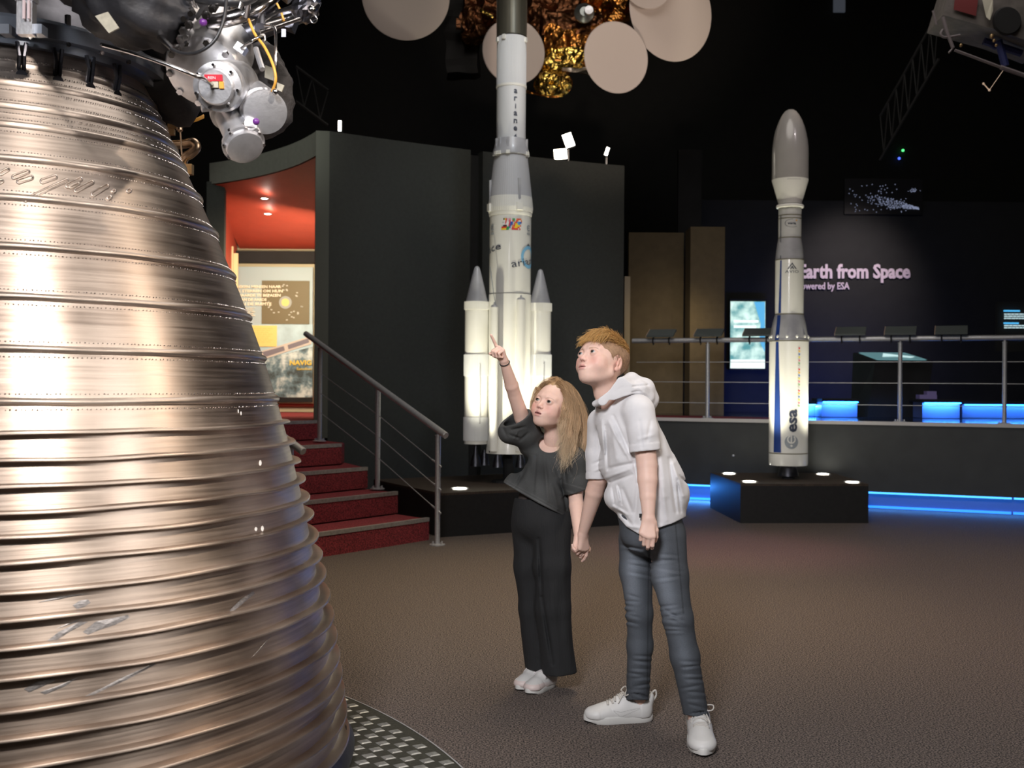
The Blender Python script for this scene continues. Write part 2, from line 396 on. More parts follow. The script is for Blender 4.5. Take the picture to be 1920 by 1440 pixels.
def strip_light(name, a, b, z, nrm, size=.012, power=12, col=(.05, .28, 1), tilt=-.4, vis=.012):
    a = Vector(a); b = Vector(b); mid = (a + b) / 2; L = (b - a).length
    l = bpy.data.lights.new(name, 'AREA'); l.shape = 'RECTANGLE'; l.size = L; l.size_y = size; l.energy = power; l.color = col
    o = bpy.data.objects.new(name, l); COL.objects.link(o); o.location = (mid.x, mid.y, z)
    X = Vector((b.x - a.x, b.y - a.y, 0)).normalized(); Zd = -Vector((nrm[0], nrm[1], tilt)).normalized()
    Y = Zd.cross(X).normalized(); o.matrix_world = Matrix(((X.x, Y.x, Zd.x, mid.x), (X.y, Y.y, Zd.y, mid.y), (X.z, Y.z, Zd.z, z), (0, 0, 0, 1)))
    return o
for k, (s0, s1) in enumerate([(.45, 1.30), (2.30, 3.9), (3.92, 5.6)]):
    a = ga + gd * s0; b = ga + gd * s1
    lab = ['blue led strip under the walkway, between the boy and the rocket podium', 'blue led strip under the walkway, just right of the rocket podium', 'blue led strip under the walkway, at the far right'][k]
    t = thing('led_strip', (a.x, a.y, .17), lab, 'light strip', 'blue strips under the walkway')
    obj('diffuser', prism([tuple(a + gn * .02), tuple(b + gn * .02), tuple(b + gn * .05), tuple(a + gn * .05)], .165, .183), m_ledblue, t)
    obj('led_reflection', prism([tuple(a + gn * .20), tuple(b + gn * .20), tuple(b + gn * .235), tuple(a + gn * .235)], .0, .022), m_ledrefl, t)  # glowing bar standing in for the strip's reflection
    strip_light('led_light', a + gn * .02, b + gn * .02, .16, (-gn.x, -gn.y), power=7 if k else 16, tilt=-2.2)
    strip_light('led_light_back', a + gn * .03, b + gn * .03, .15, (gn.x, gn.y), power=2.4, tilt=-.4)
# carpet on the walkway (red part at the left)
obj('red_inlay', prism([tuple(ga + gn * .06), tuple(ga + gd * 1.7 + gn * .06), tuple(ga + gd * 1.5 + gn * .9), tuple(ga + gn * .9)], ZP, ZP + .004), m_redcarpet, gal)
# railing posts of the walkway
def at_edge(px):          # point on the edge line seen at this pixel column
    best = None
    for k in range(2000):
        p = ga + gn * .05 + gd * (k * .0035)
        X = p.x / p.y * F + 960
        if X >= px: return (p.x, p.y, ZP)
    return (p.x, p.y, ZP)
gp = [at_edge(x) for x in (1326, 1687, 1883)]
e0 = ga + gn * .05 + gd * .08; e1 = ga + gn * .05 + gd * 5.2
gp = [(e0.x, e0.y, ZP)] + gp + [(e1.x, e1.y, ZP)]
railing(4, gp, .85, 'long steel railing with wires along the raised walkway', ext=(.05, .05), wires=(.20, .465, .72), skip=True)
# tilted info panels clamped on the rail
labs = ['leftmost tilted reading panel clamped on the walkway rail', 'tilted reading panel on the walkway rail left of the slim rocket',
        'tilted reading panel on the rail half hidden by the slim rocket', 'tilted reading panel on the rail just right of the slim rocket',
        'tilted reading panel on the rail above the right steel post', 'rightmost tilted reading panel on the walkway rail']
m_panel = mat('panel_grey', (.10, .115, .11), .6); m_pback = mat('panel_edge', (.5, .35, .25), .6)
first = None
for k, px in enumerate((1240, 1329, 1421, 1595, 1688, 1783)):
    e = Vector(at_edge(px)); c = e + Vector((0, 0, .885)) - Vector((gn.x, gn.y, 0)) * .02
    t = thing('reading_panel', c, labs[k], 'info panel', 'reading panels on the rail')
    R = Matrix(((gd.x, gn.x * .94, 0), (gd.y, gn.y * .94, 0), (0, .34, 1)))
    X = Vector((gd.x, gd.y, 0)); Yv = Vector((gn.x, gn.y, .5)).normalized(); Zv = X.cross(Yv)
    M3 = Matrix((X, Yv, Zv)).transposed()
    b_ = box(c + Vector((0, 0, .045)), (.30, .17, .02), M=M3)
    obj('board', b_, m_panel, t)
    obj('board_edge', box(c + Vector((0, 0, .045)) - X * .153, (.006, .172, .024), M=M3), m_pback, t)
    for s in (-.09, .09):
        obj('clamp', join(torus(c + X * s - Vector((0, 0, .035)), .032, .008, X, 16, 6), cyl(c + X * s, c + X * s + Vector((0, 0, .04)), .010, n=8), cyl(c + X * s - Vector((0, 0, .085)), c + X * s - Vector((0, 0, .06)), .008, n=8)), m_black, t)

# ---- back of the gallery
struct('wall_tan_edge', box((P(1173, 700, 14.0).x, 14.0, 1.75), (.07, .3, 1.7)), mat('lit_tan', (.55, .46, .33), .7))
struct('wall_tan_panel', box((P(1228, 700, 14.3).x + .0, 14.3, 2.05), (.70, .1, 2.3)), m_tan)
struct('wall_dark_gap', box((P(1290, 700, 14.5).x, 14.5, 2.6), (.3, .1, 3.4)), m_black)
struct('wall_tan_column', box((P(1320, 700, 13.9).x, 13.9, 2.05), (.42, .4, 2.3)), m_tan)
struct('wall_gallery_back', box((6.6, 15.4, 2.3), (8.6, .12, 3.0)), m_wall)
lamp('SPOT', 'tan_wash', (2.0, 13.0, 2.1), (2.05, 14.2, 1.7), 10, (1, .80, .45), .15, 110, 1)
lamp('SPOT', 'text_wash', (4.6, 13.6, 3.9), (4.6, 15.4, 2.6), 125, (1, .84, .84), .15, 64, 1)
# portrait display showing a satellite image
m_scr = bpy.data.materials.new('screen_map'); m_scr.use_nodes = True
nt = m_scr.node_tree; N = nt.nodes; L = nt.links; b = N['Principled BSDF']
tc = N.new('ShaderNodeTexCoord'); n1 = N.new('ShaderNodeTexNoise'); n1.inputs['Scale'].default_value = 5; n1.inputs['Detail'].default_value = 8
L.new(tc.outputs['Object'], n1.inputs['Vector']); cr = N.new('ShaderNodeValToRGB'); L.new(n1.outputs['Fac'], cr.inputs[0])
cr.color_ramp.elements[0].position = .38; cr.color_ramp.elements[0].color = (.10, .32, .34, 1)
cr.color_ramp.elements[1].position = .62; cr.color_ramp.elements[1].color = (.75, 1, .92, 1)
L.new(cr.outputs[0], b.inputs['Emission Color']); b.inputs['Emission Strength'].default_value = 1.0; b.inputs['Base Color'].default_value = (0, 0, 0, 1)
def glow(name, col, s=1.0): return mat(name, (.02, .02, .02), .5, emit=s, ecol=col)
D0 = 15.25
def rect_px(px0, py0, px1, py1, d, th=.01):
    a = P(px0, py0, d); b = P(px1, py1, d)
    return box(((a.x + b.x) / 2, d, (a.z + b.z) / 2), (abs(b.x - a.x), th, abs(a.z - b.z)))
t = thing('wall_screen', P(1402, 690, D0), 'tall bright screen with a pale green and blue satellite map on the gallery wall', 'screen')
obj('housing', rect_px(1367, 561, 1437, 694, D0 + .04, .06), m_black, t)
obj('picture', rect_px(1370, 565, 1434, 691, D0), m_scr, t)
a = P(1415, 566, D0 - .01); mb = P(1434, 566, D0 - .01); 
sea = [P(1414, 566, D0 - .012), P(1434, 566, D0 - .012), P(1434, 660, D0 - .012), P(1424, 640, D0 - .012), P(1426, 606, D0 - .012)]
obj('sea', ([*sea], [tuple(range(5))]), glow('sea_blue', (.10, .42, .75)), t)
for q_ in ((1370, 674, 1434, 691), (1376, 600, 1422, 605), (1376, 610, 1418, 615)): obj('caption', rect_px(*q_, D0 - .015), glow('caption_white', (.88, 1, .98), 1.1), t)
lamp('AREA', 'screen_glow', (P(1402, 630, D0).x, D0 - .15, 1.9), (P(1402, 630, D0).x, 12, .9), 1, (.7, 1, 1), .5)
# big wall lettering
m_txt = mat('pale_lettering', (.78, .66, .74), .6)
dt = 15.31
def txt_px(name, s, x0, x1, y0, y1, d, m, parent=None, bold=.02, sp=1.0):
    a = P(x0, y0, d); b = P(x1, y1, d)
    v, f = letters(s, abs(a.z - b.z), abs(b.x - a.x), bold=bold, space=sp)
    v2, f2 = on_plane((v, f), ((a.x + b.x) / 2, d, (a.z + b.z) / 2), (1, 0, ROLL), (0, 0, 1)); n = len(v2)
    bk = [Vector(p) + Vector((0, .012, 0)) for p in v2]
    return obj(name, (v2 + bk, list(f2) + [tuple(i + n for i in q)[::-1] for q in f2]), m, parent)
o1 = txt_px('wall_lettering', 'Earth from Space', 1498, 1707, 494, 531, dt, m_txt, bold=.035)
tag(o1, 'large pale lettering reading Earth from Space on the dark gallery wall', 'sign')
o2 = txt_px('wall_lettering', 'Powered by ESA', 1496, 1593, 529, 547, dt, m_txt, bold=.02)
tag(o2, 'small pale lettering reading Powered by ESA under the large words', 'sign')
# right edge info screen
t = thing('info_screen', P(1900, 625, 13.6), 'dark info screen with blue and white text at the right edge', 'screen')
obj('housing', rect_px(1868, 566, 1990, 660, 13.66, .05), m_black, t)
rows = [(583, 'blue'), (589, 'w'), (593, 'w'), (597, 'w'), (606, 'blue'), (610.5, 'w'), (614.5, 'w')]
bl = [rect_px(1882, y - 1.6, 1882 + (30 if i == 0 else 28), y + 1.6, 13.60) for i, (y, c) in enumerate(rows) if c == 'blue']
random.seed(3)
wl = {}
for y, c in rows:
    if c == 'w':
        x = 1883.0
        while x < 1955:
            w = random.uniform(3, 9); wl.setdefault(y, []).append(rect_px(x, y - 1.1, x + w, y + 1.1, 13.60)); x += w + 1.4
for q_ in bl: obj('blue_heading', q_, glow('text_blue', (.08, .45, .85)), t)
for q_ in wl.values(): obj('text_line', join(*q_), glow('text_white', (.55, .75, .8), .8), t)
# kiosk
k0 = P(1672, 757, 13.4); kz = k0.z
t = thing('display_kiosk', (k0.x, 13.4, ZP), 'black pedestal kiosk with a glowing map screen on its sloping top', 'kiosk')
wk = .36
body = [(k0.x - .37, 13.15, ZP), (k0.x + .31, 13.15, ZP), (k0.x + .31, 13.8, ZP), (k0.x - .37, 13.8, ZP),
        (k0.x - .30, 13.10, P(1700, 677, 13.1).z), (k0.x + .38, 13.10, P(1700, 677, 13.1).z), (k0.x + .30, 13.75, P(1700, 662, 13.75).z), (k0.x - .36, 13.75, P(1700, 662, 13.75).z)]
obj('pedestal', (body, [(3, 2, 1, 0), (4, 5, 6, 7), (0, 1, 5, 4), (1, 2, 6, 5), (2, 3, 7, 6), (3, 0, 4, 7)]), m_black, t)
tz = [Vector(body[i]) for i in (4, 5, 6, 7)]; cc = sum(tz, Vector()) / 4
obj('screen', ([cc + (p - cc) * .86 + Vector((0, 0, .012)) for p in tz] + [cc + (p - cc) * .86 + Vector((0, 0, .002)) for p in tz], [(0, 1, 2, 3), (7, 6, 5, 4)]), m_scr if False else glow('kiosk_screen', (.10, .22, .24), .8), t)
land = [(.25, .3), (.45, .75), (.62, .55), (.85, .35), (.7, .2), (.5, .35)]
def bil(u_, v_): return (tz[0] * (1 - u_) + tz[1] * u_) * (1 - v_) + (tz[3] * (1 - u_) + tz[2] * u_) * v_ + Vector((0, 0, .02))
obj('map_shape', ([bil(*p) for p in land], [tuple(range(6))]), glow('kiosk_land', (.6, .85, .85), .9), t)
# low glowing blue benches along the gallery
for k, (x0, x1, d, ztop) in enumerate([(1500, 1540, 13.2, 757), (1540, 1612, 12.9, 752), (1730, 1805, 12.7, 754), (1805, 1960, 12.9, 758)]):
    a = P(x0, 780, d); b = P(x1, 780, d); zt = P(x1, ztop, d).z
    labs2 = ['low blue lit bench base just right of the slim rocket', 'low blue lit bench base left of the kiosk', 'low blue lit bench base right of the kiosk', 'low blue lit plinth running to the right edge']
    t = thing('lit_bench', ((a.x + b.x) / 2, d, ZP), labs2[k], 'bench', 'blue lit benches on the walkway')
    obj('front_panel', box(((a.x + b.x) / 2, d + .2, (zt + ZP) / 2), (b.x - a.x - .03, .3, zt - ZP - .01)), m_bluepanel, t)
    obj('seat_board', box(((a.x + b.x) / 2, d + .2, zt + .01), (b.x - a.x, .46, .03)), m_black, t)
    obj('led_line', box(((a.x + b.x) / 2, d - .0, zt - .012), (b.x - a.x - .04, .012, .012)), m_ledblue, t)
    strip_light('bench_led', (a.x + .02, d - .02), (b.x - .02, d - .02), zt - .02, (0, 1), power=5.0, tilt=-.8)
    strip_light('bench_led_floor', (a.x + .02, d - .02), (b.x - .02, d - .02), zt - .03, (0, -1), power=3.2, tilt=-1.0)
lamp('AREA', 'gallery_blue', (4.4, 14.2, 1.05), (4.6, 15.4, 1.3), 7, (.04, .12, 1), .7)
lamp('AREA', 'gallery_blue_low', (3.4, 14.2, 1.0), (3.4, 15.4, 1.2), 8, (.04, .12, 1), .5)
t = thing('model_block', P(1742, 752, 12.9), 'small purple lit stepped block on the bench right of the kiosk', 'model')
zz = P(1742, 754, 12.9).z + .04
obj('block', join(box((P(1740, 750, 12.9).x, 12.95, zz + .02), (.20, .12, .05)), box((P(1747, 750, 12.9).x, 12.95, zz + .06), (.11, .10, .05))), mat('lilac', (.30, .25, .55), .6), t)

# star-field panel of light dots
t = thing('light_dot_panel', P(1656, 402, 15.3), 'black panel with a comet shaped swarm of tiny blue white dots', 'light panel')
obj('board', rect_px(1583, 335, 1728, 403, 15.32, .04), mat('panel_black', (.006, .006, .006), .6), t)
random.seed(11); dots = []
for k in range(520):
    if k < 420:
        s = random.random() ** .55; x = 1625 + 98 * s; yc = 372 + 19 * s; sp = 1.5 + 11 * (1 - abs(s - .55) * 1.4); y = yc + random.uniform(-1, 1) * sp * (1.3 - s)
    elif k < 450: x = random.gauss(1713, 4); y = random.gauss(357, 2.6)
    else: x = random.uniform(1590, 1700); y = random.uniform(345, 398)
    if not (1586 < x < 1726 and 338 < y < 400): continue
    p = P(x, y, 15.29); r = .0042 if k < 450 else .0055
    dots.append(box(p, (r * 1.7, .006, r * 1.7)))
obj('light_dots', join(*dots), glow('dot_light', (.30, .34, .50), .6), t)['kind'] = 'stuff'
for k, (x, y, c, r, lab) in enumerate([(1693, 282, (.1, 1, .25), .014, 'tiny green indicator lamp high on the dark wall'), (1686, 297, (.08, .15, 1), .014, 'tiny blue indicator lamp under the green one'),
                                  (1734, 458, (1, .45, .05), .014, 'tiny orange indicator lamp on the dark wall'), (1375, 854, (1, 1, 1), .010, 'small pale screw head on the walkway front')]):
    d = 17.9 if k < 3 else None
    if k == 3:
        best = min(((Vector(P(x, y, dd)) for dd in np.linspace(11.5, 12.6, 200))), key=lambda p: abs((Vector((p.x, p.y)) - ga).dot(gn)))
        p = best
        tag(obj('screw_head', ball(p, .012), mat('screw_white', (.8, .8, .8), .4)), lab, 'screw')
    else:
        tag(obj('indicator_lamp', ball(P(x, y, 17.95), .022, 10), glow('ind%d' % k, c, 1.6)), lab, 'indicator lamp')
tag(obj('ceiling_panel', rect_px(1563, -4, 1584, 23, 17.9, .05), mat('pale_panel', (.3, .3, .33), .6, emit=.04, ecol=(.7, .8, 1))), 'small pale square panel high on the dark back wall', 'panel')

# ---- podiums with uplights
def podium(poly, zt, label):
    t = thing('podium', (sum(p[0] for p in poly) / len(poly), sum(p[1] for p in poly) / len(poly), 0), label, 'podium')
    obj('base', prism(poly, 0, zt - .02), m_podium, t); obj('top_board', prism(poly, zt - .02, zt), m_podtop, t)
    return t
vp = [G(1388, 981), G(1628, 981)]
v0 = Vector((vp[0].x, vp[0].y)); v1 = Vector((vp[1].x, vp[1].y))
ZV = .362
podium([(v0.x, v0.y), (v1.x, v1.y), (v1.x + .05, v1.y + 1.28), (v0.x - .05, v0.y + 1.28)], ZV, 'black square podium carrying the slim rocket, blue light behind it')
A0 = Vector((-.575, 9.17)); A1 = Vector((1.30, 10.22)); an = Vector((-(A1 - A0).normalized().y, (A1 - A0).normalized().x))
podium([tuple(A0), tuple(A1), tuple(A1 + an * 1.55), tuple(A0 + an * 1.45)], ZV, 'long black podium carrying the large rocket with boosters')
def uplight(c, label, group, power, to, ang=26):
    t = thing('uplight', c, label, 'uplight', group); c = Vector(c)
    obj('rim', lathe([(.060, 0), (.075, .006), (.078, 0)], 24, c, cap=False), m_steel, t)
    obj('lens', lathe([(.001, .006), (.050, .005), (.060, .002)], 24, c, cap=False), m_lens, t)
    lamp('SPOT', 'uplight_beam', c + Vector((0, 0, .03)), to, power, (1, .95, .74), .04, ang, .9)
VC = (P(1479, 700, 10.85).x, 10.85)
for (px, py, lab) in [(1367, 888, 'back left uplight on the slim rocket podium'), (1405, 903, 'front left uplight on the slim rocket podium'),
                      (1543, 889, 'back right uplight on the slim rocket podium'), (1598, 904, 'front right uplight on the slim rocket podium')]:
    uplight(G(px, py, ZV + .004), 'glowing round ' + lab, 'uplights on the slim rocket podium', 100, (VC[0], VC[1], 2.15), 60)
AC = (P(955, 700, 10.25).x, 10.25)
for (px, py, lab) in [(862, 916, 'left of the large rocket, behind the stair post'), (1052, 910, 'added right of the large rocket, unseen behind the small child')]:  # right one is unseen, added to light the rocket from that side
    uplight(G(px, py, ZV + .004), 'glowing round uplight ' + lab, 'uplights on the long podium', 150, (AC[0], AC[1], 2.2), 58)
lamp('SPOT', 'rear_fill', (AC[0], AC[1] + .6, ZV + .05), (AC[0], AC[1], 3.0), 40, (1, .95, .74), .04, 50, .9)  # unseen fill added behind the rocket, no fixture built

# ---- spotlights standing on top of the drum wall
m_white = mat('hot_face', (1, 1, 1), emit=14, ecol=(1, .93, .78))
def spot_fix(px, py, d, w, h, tilt, label, face=True):
    c = P(px, py, d); t = thing('spotlight', (c.x, c.y, ZT), label, 'spotlight', 'spotlights on top of the curved wall')
    M3 = Matrix.Rotation(tilt, 3, 'Y')
    obj('housing', box(c + Vector((0, .06, 0)), (w * 1.12, .10, h * 1.12), M=M3), m_black, t)
    if face: obj('lens', box(c, (w, .012, h), M=M3), m_white, t)
    obj('bracket', join(cyl((c.x, c.y + .08, ZT), (c.x, c.y + .08, c.z), .012, n=8)), m_steel, t)
spot_fix(1066, 263, 12.55, .10, .15, -.35, 'upper of the two bright spotlights on the curved wall')
spot_fix(1051, 289, 12.5, .14, .11, -.1, 'lower of the two bright spotlights on the curved wall')
spot_fix(1138, 284, 12.6, .035, .09, .3, 'slim spotlight at the right end of the curved wall')
spot_fix(637, 236, 11.3, .03, .10, 0, 'small spotlight at the left end of the curved wall')
# dark roof truss beams
def truss(a, b, label, w=.25, n=10):
    a = Vector(a); b = Vector(b); up = Vector((0, 0, w)); parts = [cyl(a, b, .018, n=6), cyl(a + up, b + up, .018, n=6)]
    for k in range(n):
        p = a + (b - a) * (k / n); q = a + (b - a) * ((k + 1) / n)
        parts.append(cyl(p, q + up, .008, n=5) if k % 2 else cyl(p + up, q, .008, n=5))
    tag(obj('roof_truss', join(*parts), mat('truss_grey', (.045, .045, .045), .6)), label, 'truss')
truss(P(555, 190, 13.5), P(615, 235, 13.5), 'dark roof truss behind the engine valves, left of the curved wall', .42, 4)
truss(P(1650, 300, 14), P(1760, 110, 13), 'dark sloping lattice truss beneath the ceiling at the right', .55, 14)
# =================================================================== rocket engine
EC = Vector((-1.66, 3.62)); ED = EC.length; EAZ = math.atan2(EC.x, EC.y)
def sil(px, py):
    az = math.atan((px - 960) / F); dl = az - EAZ; R = ED * math.sin(dl); dep = ED * math.cos(dl) * math.cos(az)
    return R, P(px, py, dep).z
def metal_nozzle():
    m = bpy.data.materials.new('nozzle_metal'); m.use_nodes = True; nt = m.node_tree; N = nt.nodes; L = nt.links; b = N['Principled BSDF']
    b.inputs['Metallic'].default_value = 1; b.inputs['Anisotropic'].default_value = .6; b.inputs['Anisotropic Rotation'].default_value = .25
    tg = N.new('ShaderNodeTangent'); tg.direction_type = 'RADIAL'; tg.axis = 'Z'; L.new(tg.outputs[0], b.inputs['Tangent'])
    tc = N.new('ShaderNodeTexCoord'); mp = N.new('ShaderNodeMapping'); mp.inputs['Scale'].default_value = (1.2, 1.2, 60); L.new(tc.outputs['Object'], mp.inputs[0])
    n = N.new('ShaderNodeTexNoise'); n.inputs['Scale'].default_value = 2.0; n.inputs['Detail'].default_value = 6; L.new(mp.outputs[0], n.inputs['Vector'])
    n2 = N.new('ShaderNodeTexNoise'); n2.inputs['Scale'].default_value = 3.5; n2.inputs['Detail'].default_value = 5; L.new(tc.outputs['Object'], n2.inputs['Vector'])
    ad = N.new('ShaderNodeMath'); ad.operation = 'ADD'; L.new(n.outputs['Fac'], ad.inputs[0]); L.new(n2.outputs['Fac'], ad.inputs[1])
    mr = N.new('ShaderNodeMapRange'); mr.inputs[1].default_value = .7; mr.inputs[2].default_value = 1.3; L.new(ad.outputs[0], mr.inputs[0])
    mx = N.new('ShaderNodeMix'); mx.data_type = 'RGBA'; mx.inputs['A'].default_value = (.46, .38, .33, 1); mx.inputs['B'].default_value = (.76, .67, .60, 1)
    L.new(mr.outputs[0], mx.inputs['Factor']); L.new(mx.outputs['Result'], b.inputs['Base Color'])
    r = N.new('ShaderNodeMapRange'); r.inputs[3].default_value = .34; r.inputs[4].default_value = .47; L.new(ad.outputs[0], r.inputs[0]); r.inputs[1].default_value = .7; r.inputs[2].default_value = 1.3
    L.new(r.outputs[0], b.inputs['Roughness'])
    bp = N.new('ShaderNodeBump'); bp.inputs['Strength'].default_value = .12; bp.inputs['Distance'].default_value = .004; L.new(n.outputs['Fac'], bp.inputs['Height']); L.new(bp.outputs[0], b.inputs['Normal'])
    return m
m_noz = metal_nozzle()
m_alu = mat('cast_aluminium', (.66, .66, .68), .40, .82, var=.12, vscale=25, bump=.06, bscale=120)
m_chrome = mat('polished_steel', (.62, .60, .60), .18, 1, var=.1, vscale=30)
m_darkmetal = mat('dark_metal', (.10, .10, .115), .38, 1, var=.3, vscale=18)
m_bluemetal = mat('bluish_steel', (.34, .38, .45), .34, .7, var=.2, vscale=12)
m_cloth = mat('black_insulation_cloth', (.022, .022, .026), .55, var=.3, vscale=10, bump=.6, bscale=14)
m_greycloth = mat('grey_insulation_cloth', (.040, .036, .036), .75, var=.3, vscale=20, bump=.4, bscale=90)
m_bronze = mat('bronze_pipe', (.42, .31, .22), .32, 1, var=.15, vscale=20)
m_brass = mat('gold_plate', (.60, .42, .22), .4, 1, var=.2, vscale=30)
m_rubber = mat('black_cable', (.02, .02, .022), .4)
m_yellow = mat('yellow_cable', (.75, .38, .06), .45)
m_paper = mat('cream_tape', (.48, .45, .36), .7, var=.15, vscale=60)
m_red = mat('red_label', (.55, .02, .04), .5); m_purple = mat('purple_cap', (.14, .03, .22), .3)

prof_px = [(268, 150), (272, 175), (283, 200), (298, 228), (318, 262), (333, 290), (352, 335), (370, 378), (387, 412), (403, 445), (421, 483), (438, 520), (455, 560), (465, 596), (481, 634), (492, 672), (505, 710), (515, 747), (531, 790), (541, 827), (550, 863), (558, 897), (567, 930), (575, 963), (583, 1002), (590, 1038), (597, 1073), (603, 1113), (611, 1153), (616, 1190), (621, 1227), (626, 1260), (630, 1293), (635, 1330), (640, 1370), (644, 1405), (647, 1425)]
pr = [sil(*p) for p in prof_px]
zs = np.array([p[1] for p in pr]); rs = np.array([p[0] for p in pr]); order = np.argsort(zs); zs = zs[order]; rs = rs[order]
kk = np.polyfit(zs, rs, 5)
ZB = .06
def Rz(z): return float(np.polyval(kk, z)) if z > zs[0] else float(np.polyval(kk, zs[0]))
eng = thing('rocket_engine', (EC.x, EC.y, 0), 'huge ribbed bronze rocket engine nozzle with silver valves and pipes on top', 'rocket engine')
pts = [(Rz(z), z) for z in np.linspace(ZB, 2.30, 150)]
noz = obj('nozzle', lathe([(p[0] - .02, p[1]) for p in pts[:1]] + pts + [(.40, 2.31)], 200, (EC.x, EC.y, 0), cap=False), m_noz, eng, True, auto=50)
beads = [sil(370, 378), sil(403, 443), sil(438, 520), sil(465, 596), sil(492, 672), sil(515, 747)]
fl = [(531, 790), (541, 827), (550, 863), (558, 897), (567, 930), (575, 963), (583, 1002), (590, 1038), (597, 1073), (603, 1113), (611, 1153), (616, 1190), (621, 1227), (626, 1260), (630, 1293), (635, 1330), (640, 1370), (644, 1408)]
cxyz = (EC.x, EC.y, 0)
def wobble(vf, a=.0015):
    out = []
    for p in vf[0]:
        th = math.atan2(p[1] - EC.y, p[0] - EC.x); w = a * (math.sin(th * 7 + p[2] * 40) + .6 * math.sin(th * 17 + p[2] * 90)); out.append((p[0], p[1], p[2] + w))
    return out, vf[1]
for r, z in beads:
    a = [(Rz(z) + .013 * math.cos(t) - .001, z + .011 * math.sin(t)) for t in np.linspace(-pi / 2 - .5, pi / 2 + .5, 11)]
    o = obj('rib', wobble(lathe(a, 200, cxyz, cap=False), .001), m_noz, noz, True)
# upper faint hoops
for py, w in [(215, .004), (248, .005), (290, .006), (322, .006)]:
    z = sil(300, py)[1] if py < 260 else sil(340, py)[1]
    a = [(Rz(z) + w * math.cos(t), z + .012 * math.sin(t)) for t in np.linspace(-pi / 2, pi / 2, 7)]
    obj('rib', lathe(a, 200, cxyz, cap=False), m_noz, noz, True)
for i, q in enumerate(fl):
    r, z = sil(*q); R = Rz(z); e = .025 + .011 * min(1, i / 10)
    t = .0028
    a = [(R - .003, z + t + .004), (R + .0015, z + t + .0008), (R + e * .7, z + t), (R + e - .002, z + t + .001), (R + e, z + t - .002), (R + e, z - t), (R + e - .003, z - t - .001), (R + e * .6, z - t), (R - .003, z - t)]
    obj('rib', wobble(lathe(a, 200, cxyz, cap=False)), m_noz, noz, True, auto=50)
# weld stitches above and below the bead ribs
def stitches(z, da, db, dr, a0, a1, off=0):
    V = []; Fs = []; n = int((a1 - a0) / da)
    for k in range(n):
        a = a0 + k * da + random.uniform(-.2, .2) * da; R = Rz(z) + .0015
        w = db * random.uniform(.6, 1.2); c, s = math.cos(a), math.sin(a)
        base = len(V); rad = Vector((c, s, 0)); tan = Vector((-s, c, 0)); p = Vector((EC.x, EC.y, z + random.uniform(-1, 1) * .0006)) + rad * R
        V += [p - tan * w, p + tan * w, p + Vector((0, 0, dr)), p - Vector((0, 0, dr)), p + rad * .0025]
        Fs += [(base, base + 3, base + 4), (base + 3, base + 1, base + 4), (base + 1, base + 2, base + 4), (base + 2, base, base + 4)]
    return V, Fs
st_parts = []
for r, z in beads + [(0, sil(300, 215)[1]), (0, sil(300, 248)[1]), (0, sil(340, 290)[1]), (0, sil(340, 322)[1])]:
    for s in (-.020, .020): st_parts.append(stitches(z + s, .014, .0026, .0022, -pi * .75, .25))
w = obj('weld_dots', join(*st_parts), m_chrome, noz); w['kind'] = 'stuff'
# embossed loops and dots between two ribs
def on_nozzle(px, py, off=.002):
    """point of the nozzle skin seen at a pixel"""
    o = Vector((0, 0, CAMH)); d = (P(px, py, 1.0) - o)
    t = 2.2
    for _ in range(400):
        p = o + d * t; r = math.hypot(p.x - EC.x, p.y - EC.y) - (Rz(p.z) + off)
        if r <= 0: return p
        t += max(r * .5, .0008)
    return p
def loop_px(x0, y0, x1, y1, w):
    a = Vector((x0, y0)); b = Vector((x1, y1)); d = (b - a).normalized(); n = Vector((-d.y, d.x)); pts = []
    for k in range(9):
        t = -pi / 2 + pi * k / 8; q = b + d * (w * math.cos(t)) + n * (w * math.sin(t)); pts.append(on_nozzle(q.x, q.y))
    for k in range(9):
        t = pi / 2 + pi * k / 8; q = a + d * (w * math.cos(t)) + n * (w * math.sin(t)); pts.append(on_nozzle(q.x, q.y))
    return tube(pts, .0028, 6, closed=True)
lo = [(2, 325, 14, 318, 3), (26, 332, 52, 322, 3.2), (36, 340, 58, 333, 4), (80, 340, 103, 332, 4), (48, 375, 125, 338, 3), (127, 348, 150, 336, 4), (132, 350, 146, 345, 3), (143, 357, 172, 342, 3.6), (175, 364, 200, 349, 4),
      (213, 358, 214, 358, 3.2), (204, 371, 206, 370, 3.4), (241, 358, 243, 357, 3.4), (0, 341, 3, 340, 3)]
for q in lo: obj('embossed_mark', loop_px(*q), m_noz, noz, True)
